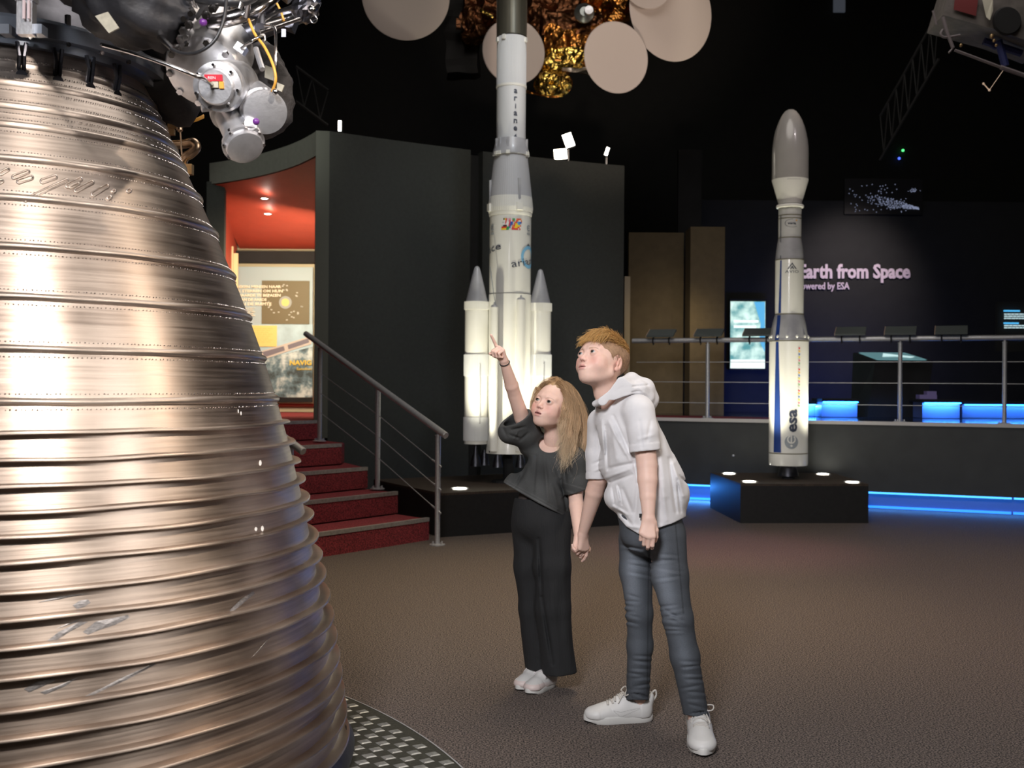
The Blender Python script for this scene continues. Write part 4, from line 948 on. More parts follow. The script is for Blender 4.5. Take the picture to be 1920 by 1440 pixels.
for xo in (-38, 16): afix('retro_rocket', xo, 392, 11, 14, 8, m_rw, 41); afix('retro_fairing', xo, 360, 5, 40, 4, m_rg, 39)
# boosters
def booster(name, px, py_tip, py_base, py_bot, w, dy, label=None, big=True):
    X = P(px, 700, ay0 + dy).x; Y = ay0 + dy; s = Y / F
    def z(y): return P(px, y, Y).z
    R = w
    b = obj(name, lathe([(R * s, z(py_bot)), (R * s, z(py_base))], 48, (X, Y, 0)), m_rw, ar, True, auto=40)
    obj('nose_cone', lathe([(R * .97 * s, z(py_base)), (R * .66 * s, z(py_base - (py_base - py_tip) * .42)), (R * .30 * s, z(py_tip + 8)), (R * .2 * s, z(py_tip + 2)), (R * .08 * s, z(py_tip))], 48, (X, Y, 0)), m_rg, b, True, auto=50)
    if big:
        for (y0, y1) in [(py_base - 2, py_base + 13), (665, 705), (782, 826)]:
            n = 60; V = []; Fs = []
            for j, y in enumerate((y1, y0)):
                for i in range(n * 2):
                    a = 2 * pi * i / (n * 2); r = (R + 1.2 + (.5 if i % 2 else 0)) * s; V.append((X + r * math.cos(a), Y + r * math.sin(a), z(y)))
            m2 = n * 2
            for i in range(m2): Fs.append((i, (i + 1) % m2, m2 + (i + 1) % m2, m2 + i))
            Fs += [tuple(range(m2))[::-1], tuple(range(m2, 2 * m2))]
            obj('ribbed_band', (V, Fs), m_rib if y0 > 600 else m_rw, b)
        obj('bell', lathe([(11 * s, z(874)), (9 * s, z(862)), (4 * s, z(848)), (3 * s, z(832))], 28, (X, Y, 0)), m_darkmetal, b, True, auto=50)
        a = -.0
        obj('feed_line', cyl((X + 8 * s, Y - R * s, z(682)), (X + 8 * s, Y - R * s, z(794)), 1.3 * s, n=10), m_rg, b)
    return b
booster('liquid_booster', 893, 499, 568, 832, 22, -.02)
booster('liquid_booster', 1012, 505, 571, 832, 20.5, .04)
booster('liquid_booster', 950, 560, 600, 840, 21, .33)
booster('solid_booster', 976, 553, 562, 846, 9, -.25, big=False)
booster('solid_booster', 926, 566, 576, 846, 7.5, -.24, big=False)
obj('tail_skirt', lathe(ra([(43, 849), (42, 840), (36, 800), (33, 780), (22, 752)]), 64, (ax0, ay0 - .03, 0)), m_rw, ar, True, auto=40)
for xo, dy in ((-20, -.16), (22, -.14), (-46, .1)):
    c = (ax0 + xo * sa, ay0 + dy, 0)
    obj('engine_bell', lathe([(10 * sa, az(874)), (8 * sa, az(862)), (3.5 * sa, az(845))], 28, c), m_darkmetal, ar, True, auto=50)
obj('support_stand', join(cyl((ax0, ay0, ZV), (ax0, ay0, az(830)), .05), box((ax0, ay0, az(845)), (.36, .3, .02)), lathe([(.16, ZV), (.15, ZV + .02)], 32, ca_)), m_black, ar)
obj('side_wire', tube([P(919, 500, ay0 - .2), P(926, 553, ay0 - .22), P(930, 573, ay0 - .24)], .0035, 6), m_lg, ar)
# markings
def aput(name, vf, pxoff, py, m, rot=0., R=38.8):
    py = 720 - (720 - py) * (1 - R * sa / ay0)
    a = math.asin(max(-.98, min(.98, pxoff / R))); return obj(name, on_cyl(vf, ax0, ay0, R * sa + .003, a, az(py), rot), m, ar)
cols = {'k': (.02, .02, .02), 'y': (.85, .62, .03), 'r': (.65, .04, .04), 'b': (.03, .09, .42), 'w': (.8, .8, .8), 'g': (.03, .32, .10), 'lb': (.08, .35, .65), 'p': (.75, .35, .42), 'o': (.75, .22, .04)}
fk = list(cols); fmm = [mat('flag_%s' % {'k': 'black', 'y': 'yellow', 'r': 'red', 'b': 'blue', 'w': 'white', 'g': 'green', 'lb': 'sky', 'p': 'pink', 'o': 'orange'}[k], cols[k], .5) for k in fk]
rowsf = ['k y r . p p . g g w o r r o .', 'w w r w p r w r g . r o w w o', '. w r w w r b b . o r lb lb b b', 'w w p w w r b b . r y y lb lb .', '. k k k w r b . o r y y y y r', 'r r r r g g b w r o y y o r w', 'y y y y g g . . r r r r r w r']
fq = []
for j, rw in enumerate(rowsf):
    for i, ch in enumerate(rw.split()):
        if ch == '.': continue
        x0 = (i - 7.5) * 2.45 * sa; y0 = (3 - j) * 3.0 * sa; fq.append(withmat(on_cyl(quad2(x0 + y0 * .22, y0, x0 + 2.5 * sa + y0 * .22, y0 + 3.05 * sa), ax0, ay0, 38.8 * sa + .003, math.asin(3 / 38.8), az(427)), fk.index(ch)))
obj('flag_mosaic', join(*fq), fmm, ar)
for xo in (-33, 33.5):
    aput('small_emblem', join(ring2(0, 0, 3.4 * sa, 5.8 * sa, 20, .6, 5.8), quad2(-3 * sa, -1 * sa, 3 * sa, 1 * sa)), xo, 425, m_lg); aput('small_letters', letters('esa', 4.2 * sa, 11 * sa, bold=.03), xo, 436, m_lg)
aput('operator_letters', letters('ariane', 13 * sa, 66 * sa), 30, 489, m_ink, .18)
aput('operator_letters', letters('space', 13 * sa, 66 * sa), -37, 470, m_ink, .18)
aput('arc_emblem', ring2(0, 0, 15 * sa, 21 * sa, 40), 34, 480, mat('sky_ink', (.22, .50, .75), .5))
aput('arrow_mark', poly2([(-6 * sa, -2 * sa), (2 * sa, 5 * sa), (8 * sa, 2 * sa), (3 * sa, -4 * sa), (2 * sa, 2 * sa)]), 32, 460, m_ink)
for i, ch in enumerate('ariane4'):
    aput('name_letter', letters(ch, 8.2 * sa if ch != 'i' else 9 * sa, None, bold=.03), 8.0, 170.5 + i * 14, m_ink, 0, 27.4)

# =================================================================== satellite
DS = 12.4; ss = DS / F
sat = thing('satellite', P(1040, 0, DS + .5), 'gold foil covered satellite with white dish antennas hanging from the ceiling', 'satellite')
def foilmat(name, col, rough):
    m = mat(name, col, rough, 1, var=.35, vscale=9)
    nt = m.node_tree; N = nt.nodes; L = nt.links; tc = N.new('ShaderNodeTexCoord'); vo = N.new('ShaderNodeTexVoronoi'); vo.inputs['Scale'].default_value = 3.6
    nz = N.new('ShaderNodeTexNoise'); nz.inputs['Scale'].default_value = 6; L.new(tc.outputs['Object'], nz.inputs['Vector'])
    mxv = N.new('ShaderNodeMix'); mxv.data_type = 'VECTOR'; mxv.inputs['Factor'].default_value = .25; L.new(tc.outputs['Object'], mxv.inputs['A']); L.new(nz.outputs['Color'], mxv.inputs['B'])
    L.new(mxv.outputs['Result'], vo.inputs['Vector']); bp = N.new('ShaderNodeBump'); bp.inputs['Strength'].default_value = 1; bp.inputs['Distance'].default_value = .12
    L.new(vo.outputs['Distance'], bp.inputs['Height']); L.new(bp.outputs[0], N['Principled BSDF'].inputs['Normal']); return m
m_gold = foilmat('gold_foil', (.62, .26, .06), .28); m_gold2 = foilmat('dark_copper_foil', (.20, .085, .04), .4); m_gold3 = foilmat('bright_gold_foil', (.85, .52, .12), .24)
def foilbox(c, s, seed, amp=.05, n=10):
    V = []; Fs = []
    bm_v, bm_f = box((0, 0, 0), s)
    for f in bm_f:
        q_ = [Vector(bm_v[i]) for i in f]; b0 = len(V)
        for i in range(n + 1):
            for j in range(n + 1):
                u_, w_ = i / n, j / n; V.append((q_[0] * (1 - u_) + q_[1] * u_) * (1 - w_) + (q_[3] * (1 - u_) + q_[2] * u_) * w_ + Vector(c))
        for i in range(n):
            for j in range(n): Fs.append((b0 + i * (n + 1) + j, b0 + (i + 1) * (n + 1) + j, b0 + (i + 1) * (n + 1) + j + 1, b0 + i * (n + 1) + j + 1))
    V = np.array([tuple(p) for p in V]); rng = np.random.default_rng(seed); W_ = np.zeros_like(V)
    for k in range(10):
        K = rng.normal(size=3) * 7; W_ += (np.abs(np.sin(V @ K + rng.uniform(0, 6)))[:, None] - .6) * rng.normal(size=3) * amp
    return V + W_ * .5, Fs
SP = lambda x, y, d=DS: P(x, y, d)
obj('foil_body', foilbox(SP(1050, 20, DS + .5), (190 * ss, .7, 130 * ss), 1, .05, 14), m_gold2, sat)
obj('foil_blanket', foilbox(SP(1085, 92, DS + .1), (135 * ss, .45, 60 * ss), 2, .06, 14), m_gold, sat)
obj('foil_blanket', foilbox(SP(1150, 30, DS + .25), (130 * ss, .4, 75 * ss), 3, .06, 14), m_gold, sat)
obj('foil_blanket', foilbox(SP(1070, 50, DS + .05), (110 * ss, .25, 46 * ss), 9, .03, 12), m_gold2, sat)
obj('foil_blanket', foilbox(SP(1060, 110, DS - .02), (90 * ss, .2, 30 * ss), 4, .05, 12), m_gold3, sat)
obj('foil_blanket', foilbox(SP(905, 30, DS + .2), (70 * ss, .3, 90 * ss), 5, .05, 12), m_gold2, sat)
obj('foil_strip', foilbox(SP(1085, 133, DS - .1), (62 * ss, .1, 6 * ss), 6, .02, 8), mat('pale_foil', (.85, .70, .55), .25, 1), sat)
obj('foil_strip', tube([SP(980, 170), SP(1000, 175), SP(1018, 179)], .016, 8, 6), m_gold, sat)
obj('foil_pod', crumple(ball(SP(1037, 157, DS - .1), 34 * ss, 36, (1, 1, .68)), .012, 3, 22), m_gold3, sat)
obj('pod_rim', tube([SP(1037 + 35 * math.cos(t), 157 + 25 * math.sin(t), DS - .05) for t in np.linspace(0, 2 * pi, 28)[:-1]], .011, 8, closed=True), m_gold, sat)
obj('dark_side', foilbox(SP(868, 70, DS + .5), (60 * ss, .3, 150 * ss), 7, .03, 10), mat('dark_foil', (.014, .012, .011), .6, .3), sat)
obj('sensor_box', box(SP(860, 45, DS + .1), (9 * ss, .06, 18 * ss)), m_gold2, sat)
obj('black_pod', blob([SP(1180, 35), SP(1205, 38), SP(1228, 45)], [.07, .12, .07], .02, seed=4, n=20), m_cloth, sat, True)
obj('round_sensor', lathe([(.01, 0), (.05, .0), (.055, .01), (.105, .05), (.11, .07)], 36, SP(1096, 21, DS - .35), (0, 1, 0)), mat('sensor_metal', (.28, .30, .29), .35, .8), sat, True, auto=30)
obj('sensor_hub', lathe([(.008, -.03), (.046, -.028), (.05, 0)], 28, SP(1104, 20, DS - .38), (0, 1, 0)), m_alu, sat, True, auto=30)
obj('strut', join(cyl(SP(1110, 26), SP(1137, 48), .02, n=8), cyl(SP(1020, 70), SP(1045, 96), .012, n=8), cyl(SP(900, 18), SP(925, 33), .02, n=8)), m_gold3, sat)
m_dish = mat('dish_white', (.62, .54, .50), .6)
def dish(x, y, rx, ry, d, name='dish_antenna'):
    c = SP(x, y, d); s = d / F; R = ry * s; ca2 = min(1, rx / ry); tilt = math.acos(ca2)
    n = Vector((math.sin(tilt), -math.cos(tilt), -.05)).normalized()
    prof = [(.001, -.045), (R * .5, -.035), (R * .98, 0), (R, .006), (R * .98, .012), (R * .5, -.015), (.001, -.025)]
    o = obj(name, lathe(prof, 72, c, n, cap=False), m_dish, sat, True, auto=40)
    obj('dish_mount', cyl(c - n * .04, c - n * .5, .05, n=14), m_gold2, o)
dish(761, -7, 81.5, 82, 12.3); dish(963, 97, 58.5, 61, 12.15); dish(1155, 108, 62, 66.5, 11.85); dish(1258, 20, 83, 94, 12.35); dish(1213, -40, 52, 56, 12.1)
obj('boom', join(cyl(SP(800, 10, 12.9), SP(1200, 5, 12.9), .04, n=10)), m_black, sat)
obj('hanger_cable', join(cyl(SP(1000, -60, 12.9), Vector((SP(1000, -60, 12.9).x, 12.9, 8)), .006, n=6), cyl(SP(1100, -60, 12.9), Vector((SP(1100, -60, 12.9).x, 12.9, 8)), .006, n=6)), m_black, sat)

# =================================================================== lander hanging at the top right
DL = 8.5
def LP(x, y, d=DL): return P(x, y, d)
pr_ = thing('space_probe', LP(1860, 20), 'dim grey space probe with thin struts hanging at the top right corner', 'space probe')
m_pg = mat('probe_grey', (.14, .125, .115), .7, var=.3, vscale=10)
hull = [LP(1768, 28), LP(1882, 60), LP(1960, 90), LP(1985, -60), LP(1788, -40)]
hb = [p + Vector((.1, .6, .05)) for p in hull]
obj('hull', (hull + hb, [(0, 1, 2, 3, 4), (9, 8, 7, 6, 5)] + [(i, i + 5, (i + 1) % 5 + 5, (i + 1) % 5) for i in range(5)]), m_pg, pr_)
obj('red_panel', ([LP(1788, 18, DL - .02), LP(1830, 30, DL - .02), LP(1835, -10, DL - .02), LP(1792, -20, DL - .02)], [(0, 1, 2, 3)]), mat('dim_red', (.16, .02, .02), .7), pr_)
obj('dark_hatch', lathe([(.001, 0), (.10, .0), (.11, .02)], 24, LP(1890, 38, DL - .03), (0, 1, 0)), m_black, pr_)
obj('pale_streamer', ([LP(1840, -8, DL - .04), LP(1862, -8, DL - .04), LP(1862, 20, DL - .05), LP(1856, 38, DL - .06), LP(1849, 32, DL - .05)], [(0, 1, 2, 3, 4)]), mat('pale_panel2', (.55, .52, .42), .6), pr_)
obj('truss_legs', join(tube([LP(1768, 32), LP(1776, 62), LP(1787, 90)], .014, 8), tube([LP(1790, 94), LP(1876, 126)], .012, 8), tube([LP(1876, 126), LP(1940, 148)], .018, 8), cyl(LP(1787, 90), LP(1779, 99), .008, n=6), cyl(LP(1749, 20), LP(1756, 46), .008, n=6), tube([LP(1768, 55), LP(1764, 64), LP(1772, 70), LP(1800, 66)], .010, 8, 5)), mat('strut_grey', (.20, .17, .18), .6), pr_)
obj('blue_frame', join(cyl(LP(1845, 77, DL + .2), LP(1915, 100, DL + .2), .03, n=8), cyl(LP(1872, 76, DL + .1), LP(1885, 124, DL + .1), .03, n=8), cyl(LP(1845, 77, DL + .2), LP(1868, 90, DL + .2), .02, n=8)), mat('dim_blue', (.03, .04, .16), .6), pr_)
obj('small_valves', join(ball(LP(1860, 68, DL - .05), .018, 10), ball(LP(1864, 76, DL - .05), .014, 10), ball(LP(1868, 85, DL - .05), .012, 10), ball(LP(1802, 85), .014, 10)), m_brass, pr_)
obj('end_fitting', join(ball(LP(1844, 157), .009, 8), ball(LP(1855, 169), .010, 8), cyl(LP(1844, 157), LP(1855, 169), .004, n=6), cyl(LP(1855, 169), LP(1885, 126), .002, n=5)), mat('brass_glint', (.7, .5, .35), .3, emit=.25, ecol=(1, .7, .5)), pr_)
lamp('SPOT', 'probe_light', (1.5, 4.5, 3.6), LP(1870, 40), 5, (1, .9, .8), .1, 30, .8)

# =================================================================== posters in the red room
PD = 14.0
def pr2(x0, y0, x1, y1, d=PD, th=.006): return rect_px(x0, y0, x1, y1, d, th)
pos = thing('exhibition_poster', P(510, 753, PD), 'large exhibition wall graphic with a planet square, yellow text box and satellite over the earth', 'poster')
mp_ = bpy.data.materials.new('earth_print'); mp_.use_nodes = True; nt = mp_.node_tree; N = nt.nodes; L = nt.links; b = N['Principled BSDF']; b.inputs['Roughness'].default_value = .6
tc = N.new('ShaderNodeTexCoord'); nz = N.new('ShaderNodeTexNoise'); nz.inputs['Scale'].default_value = 4.5; nz.inputs['Detail'].default_value = 9; nz.inputs['Roughness'].default_value = .65; L.new(tc.outputs['Object'], nz.inputs['Vector'])
sx = N.new('ShaderNodeSeparateXYZ'); L.new(tc.outputs['Object'], sx.inputs[0])
cr = N.new('ShaderNodeValToRGB'); e = cr.color_ramp.elements; e[0].position = .40; e[0].color = (.055, .075, .08, 1); e[1].position = .62; e[1].color = (.70, .78, .78, 1); k = e.new(.5); k.color = (.16, .25, .30, 1); L.new(nz.outputs['Fac'], cr.inputs[0])
L.new(cr.outputs[0], b.inputs['Base Color'])
obj('upper_field', pr2(440, 500, 586, 610, PD + .01), mat('pale_grey_blue_print', (.42, .52, .56), .6), pos)
obj('horizon_field', pr2(440, 607, 586, 690, PD + .004), mat('sky_print', (.46, .62, .70), .6, var=.25, vscale=4), pos)
obj('earth_field', ([P(440, 690, PD), P(480, 668, PD), P(500, 672, PD), P(586, 650, PD), P(586, 745, PD), P(440, 745, PD)], [(0, 1, 2, 3, 4, 5)]), mp_, pos)
obj('bottom_band', pr2(440, 745, 586, 754, PD - .002), m_black, pos)
obj('planet_square', pr2(491, 526, 580, 608, PD - .004), mat('olive_print', (.17, .14, .075), .6), pos)
px_, py_ = 535, 567
def pdisc(x, y, r, d, n=20): return [P(x + r * math.cos(2 * pi * i / n), y + r * math.sin(2 * pi * i / n), d) for i in range(n)], [tuple(range(n))[::-1]]
obj('planet_halo', pdisc(535, 567, 12, PD - .009), mat('halo_print', (.36, .38, .36), .6), pos)
obj('planet', pdisc(535, 567, 7.5, PD - .012), mat('planet_print', (.80, .62, .22), .6), pos)
random.seed(9); sq = []
for k in range(30):
    a = random.uniform(0, 2 * pi); r = random.choice([24, 31, 33]) + random.uniform(-2, 2); x = 535 + r * math.cos(a); y = 567 + r * math.sin(a) * .95
    if y > 605 or y < 530: continue
    sq.append(pr2(x - 1.6, y - 1, x + 1.6, y + 1, PD - .010))
for q_ in sq: obj('orbit_mark', q_, mat('orbit_print', (.55, .55, .48), .6), pos)
def ptxt(s, x0, x1, y0, y1, m, bold=.03): return txt_px('poster_text', s, x0, x1, y0, y1, PD - .016, m, pos, bold)
m_cw = mat('cream_ink', (.95, .88, .70), .6)
for i, (s, x0, x1) in enumerate([('ZOEKEN MENSEN NAAR', 436, 527), ('DE STERREN OM HUN', 440, 530), ('WAARDE TE BEPALEN', 443, 526), ('VAN DE AARDE', 447, 500), ('EN DE RUIMTE', 450, 509)]):
    ptxt(s, x0, x1, 534.5 + i * 8.1, 540.5 + i * 8.1, m_cw)
for i in range(5): ptxt('iiiii iii iiiiiii iii'[:20 - i], 458, 478 - (i % 2) * 3, 577 + i * 3.4, 578.6 + i * 3.4, m_cw)
obj('yellow_box', pr2(463, 610, 519, 650, PD - .008), mat('yellow_print', (.85, .66, .22), .6), pos)
for i in range(8): ptxt('iiiii iiiiii iiiii iiiiii', 472, 511 - (i % 3) * 4, 615 + i * 3.6, 616.6 + i * 3.6, mat('box_ink', (.62, .44, .10), .6), .0)
def pq(pts, d): return [P(x, y, d) for x, y in pts], [tuple(range(len(pts)))[::-1]]
obj('satellite_print', join(pq([(484, 660), (583, 630), (584, 645), (490, 675)], PD - .006)), mat('satellite_pale', (.62, .55, .50), .6), pos)
obj('solar_cells', join(pq([(492, 660), (532, 649), (534, 657), (496, 670)], PD - .008), pq([(539, 647), (578, 634), (580, 642), (541, 655)], PD - .008)), mat('solar_print', (.20, .18, .22), .6), pos)
txt_px('poster_title', 'NAVIGATIE', 543, 606, 675, 685, PD - .016, mat('title_yellow', (.85, .62, .10), .6), pos, .03) if False else txt_px('poster_title', 'NAVIG', 543, 584, 675, 685, PD - .016, mat('title_yellow', (.85, .62, .10), .6), pos, .03)
txt_px('poster_title', 'Satelliet', 556, 585, 689, 694, PD - .016, mat('title_yellow', (.85, .62, .10), .6), pos, .0)
# tall light frame at the left of the room
fr_ = thing('picture_frame', P(435, 540, 13.2), 'narrow cream framed panel on the left red wall behind the nozzle', 'panel')
obj('panel', rect_px(427, 462, 437, 560, 13.55, .03), mat('cream_panel', (.75, .58, .34), .5), fr_)
obj('panel_edge', rect_px(438, 475, 446, 560, 13.6, .03), mat('cream_panel', (.75, .58, .34), .5), fr_)
# =================================================================== people: bodies grown from distance fields
class Field:
    def __init__(s, lo, hi, res, M=None):
        s.lo = np.array(lo, float); s.res = res; s.n = np.maximum(4, np.ceil((np.array(hi) - s.lo) / res).astype(int) + 1)
        s.ax = [s.lo[i] + res * np.arange(s.n[i]) for i in range(3)]; s.D = np.full(s.n, .06, np.float32); s.M = M
    def sl(s, lo, hi, m):
        r = []
        for i in range(3):
            a = max(0, int((lo[i] - m - s.lo[i]) / s.res)); b = min(s.n[i], int((hi[i] + m - s.lo[i]) / s.res) + 2)
            if b <= a: return None
            r.append(slice(a, b))
        return tuple(r)
    def g(s, q): return (s.ax[0][q[0]][:, None, None].astype(np.float32), s.ax[1][q[1]][None, :, None].astype(np.float32), s.ax[2][q[2]][None, None, :].astype(np.float32))
    def comb(s, q, d, k, mode):
        D = s.D[q]
        if mode == 'add':
            h = np.clip(.5 + .5 * (D - d) / k, 0, 1); s.D[q] = D * (1 - h) + d * h - k * h * (1 - h)
        else:
            h = np.clip(.5 - .5 * (D + d) / k, 0, 1); s.D[q] = D * (1 - h) - d * h + k * h * (1 - h)
    def cone(s, a, b, ra, rb=None, k=.01, mode='add'):
        rb = ra if rb is None else rb; a = np.array(tuple(a), float); b = np.array(tuple(b), float); R = max(ra, rb)
        q = s.sl(np.minimum(a, b) - R, np.maximum(a, b) + R, k + .012)
        if q is None: return
        X, Y, Z = s.g(q); ba = b - a; L2 = float(ba @ ba) + 1e-12
        t = np.clip(((X - a[0]) * ba[0] + (Y - a[1]) * ba[1] + (Z - a[2]) * ba[2]) / L2, 0, 1)
        d = np.sqrt((X - a[0] - t * ba[0]) ** 2 + (Y - a[1] - t * ba[1]) ** 2 + (Z - a[2] - t * ba[2]) ** 2) - (ra + (rb - ra) * t)
        s.comb(q, d, k, mode)
    def ell(s, c, r, k=.01, mode='add', rot=None):
        c = np.array(tuple(c), float); r = np.array(r, float); R = r if rot is None else np.full(3, r.max())
        q = s.sl(c - R, c + R, k + .012)
        if q is None: return
        X, Y, Z = s.g(q); X = X - c[0]; Y = Y - c[1]; Z = Z - c[2]
        if rot is not None:
            m = np.array(rot).T; X, Y, Z = (m[0, 0] * X + m[0, 1] * Y + m[0, 2] * Z, m[1, 0] * X + m[1, 1] * Y + m[1, 2] * Z, m[2, 0] * X + m[2, 1] * Y + m[2, 2] * Z)
        k0 = np.sqrt((X / r[0]) ** 2 + (Y / r[1]) ** 2 + (Z / r[2]) ** 2); k1 = np.sqrt((X / r[0] ** 2) ** 2 + (Y / r[1] ** 2) ** 2 + (Z / r[2] ** 2) ** 2) + 1e-6
        s.comb(q, k0 * (k0 - 1) / k1, k, mode)
    def path(s, pts, rad, k=.01):
        for i in range(len(pts) - 1): s.cone(pts[i], pts[i + 1], rad[i], rad[i + 1], k)
    def grid(s): return s.g((slice(None),) * 3)
    def cut(s, p, n, k=.003):
        n = np.array(tuple(Vector(tuple(n)).normalized())); X, Y, Z = s.grid(); d = (X - p[0]) * n[0] + (Y - p[1]) * n[1] + (Z - p[2]) * n[2]
        s.D = np.maximum(s.D, d)
    def shell(s, th): s.D = np.maximum(s.D, -(s.D + th))
    def pix(s):
        X, Y, Z = s.grid(); u = X / Y; w = (Z - CAMH) / Y
        return 960 + F * (u * _c + w * _s), 720 - F * (w * _c - u * _s)
    def creases(s, L):
        px, py = s.pix(); E = np.zeros_like(s.D)
        for x0, y0, x1, y1, w, amp in L:
            dx, dy = x1 - x0, y1 - y0; t = np.clip(((px - x0) * dx + (py - y0) * dy) / (dx * dx + dy * dy + 1e-9), 0, 1)
            d2 = (px - x0 - t * dx) ** 2 + (py - y0 - t * dy) ** 2; E += amp * np.exp(-d2 / (w * w)) * (.35 + .65 * np.sin(pi * np.clip(t, .08, .92)))
        s.D = s.D - E
    def mesh(s, smooth=1):
        D = s.D.copy()
        D[0] = D[-1] = .01; D[:, 0] = D[:, -1] = .01; D[:, :, 0] = D[:, :, -1] = .01
        ins = D < 0; cnt = np.zeros(tuple(s.n - 1), np.int8); nx, ny, nz = s.n - 1
        for i in (0, 1):
            for j in (0, 1):
                for k in (0, 1): cnt += ins[i:nx + i, j:ny + j, k:nz + k]
        act = (cnt > 0) & (cnt < 8); ids = np.full(act.shape, -1, np.int64); idx = np.argwhere(act); ids[act] = np.arange(len(idx))
        acc = np.zeros((len(idx), 3)); num = np.zeros(len(idx)); x, y, z = idx.T
        corners = [(i, j, k) for i in (0, 1) for j in (0, 1) for k in (0, 1)]; val = {c: D[x + c[0], y + c[1], z + c[2]] for c in corners}
        for a in corners:
            for ax in range(3):
                if a[ax] == 0:
                    b = list(a); b[ax] = 1; va, vb = val[a], val[tuple(b)]; m = (va < 0) != (vb < 0); t = np.where(m, va / np.where(m, va - vb, 1), 0)
                    for c in range(3): acc[:, c] += np.where(m, a[c] + (t if c == ax else 0), 0)
                    num += m
        v = s.lo + s.res * (idx + acc / np.maximum(num, 1)[:, None]); faces = []
        for ax in range(3):
            o1, o2 = [(1, 2), (2, 0), (0, 1)][ax]; A = [slice(None)] * 3; B = [slice(None)] * 3; A[ax] = slice(0, -1); B[ax] = slice(1, None)
            ia = ins[tuple(A)]; ib = ins[tuple(B)]; E = np.argwhere(ia != ib); ok = (E[:, o1] > 0) & (E[:, o2] > 0) & (E[:, o1] < s.n[o1] - 1) & (E[:, o2] < s.n[o2] - 1); E = E[ok]
            fl = ia[tuple(E.T)]; q = []
            for d1, d2 in ((-1, -1), (0, -1), (0, 0), (-1, 0)):
                C = E.copy(); C[:, o1] += d1; C[:, o2] += d2; q.append(ids[tuple(C.T)])
            q = np.stack(q, 1); q[~fl] = q[~fl][:, ::-1]; faces.append(q)
        f = np.concatenate(faces); f = f[(f >= 0).all(1)]
        for _ in range(smooth):
            sm = np.zeros_like(v); n = np.zeros(len(v))
            for a, b in ((0, 1), (1, 2), (2, 3), (3, 0)):
                np.add.at(sm, f[:, a], v[f[:, b]]); np.add.at(sm, f[:, b], v[f[:, a]]); np.add.at(n, f[:, a], 1); np.add.at(n, f[:, b], 1)
            v = v * .5 + .5 * sm / np.maximum(n, 1)[:, None]
        if s.M is not None:
            M = np.array(s.M); s.vl = v; v = v @ M[:3, :3].T + M[:3, 3]
        return v, f
def vpix(v):
    u = v[:, 0] / v[:, 1]; w = (v[:, 2] - CAMH) / v[:, 1]; return 960 + F * (u * _c + w * _s), 720 - F * (w * _c - u * _s)
def fnoise(v, sc, seed=0, n=8):
    r = np.random.default_rng(seed); o = np.zeros(len(v))
    for k in range(n): o += np.sin(v @ (r.normal(size=3) * sc) + r.uniform(0, 6.28))
    return o / n
def gnoise(X, Y, Z, sc, seed=0, n=5):
    r = np.random.default_rng(seed); o = 0
    for k in range(n):
        q = r.normal(size=3) * sc; o = o + np.sin(q[0] * X + q[1] * Y + q[2] * Z + r.uniform(0, 6.28))
    return o / n
def smooth01(x, a, b):
    t = np.clip((x - a) / (b - a), 0, 1); return t * t * (3 - 2 * t)
m_skin = mat('skin', (.8, .5, .4), .48, vcol=True, sss=.06, bump=.04, bscale=500, spec=.35)
m_eye = mat('eyeball', (.9, .9, .9), .08, vcol=True, coat=.8)
SKIN = np.array((.80, .545, .45))
def headM(px, py, d, yaw, pitch, roll):
    R = Matrix.Rotation(-math.radians(yaw), 4, 'Z') @ Matrix.Rotation(-math.radians(pitch), 4, 'X') @ Matrix.Rotation(math.radians(roll), 4, 'Y')
    return Matrix.Translation(P(px, py, d)) @ R
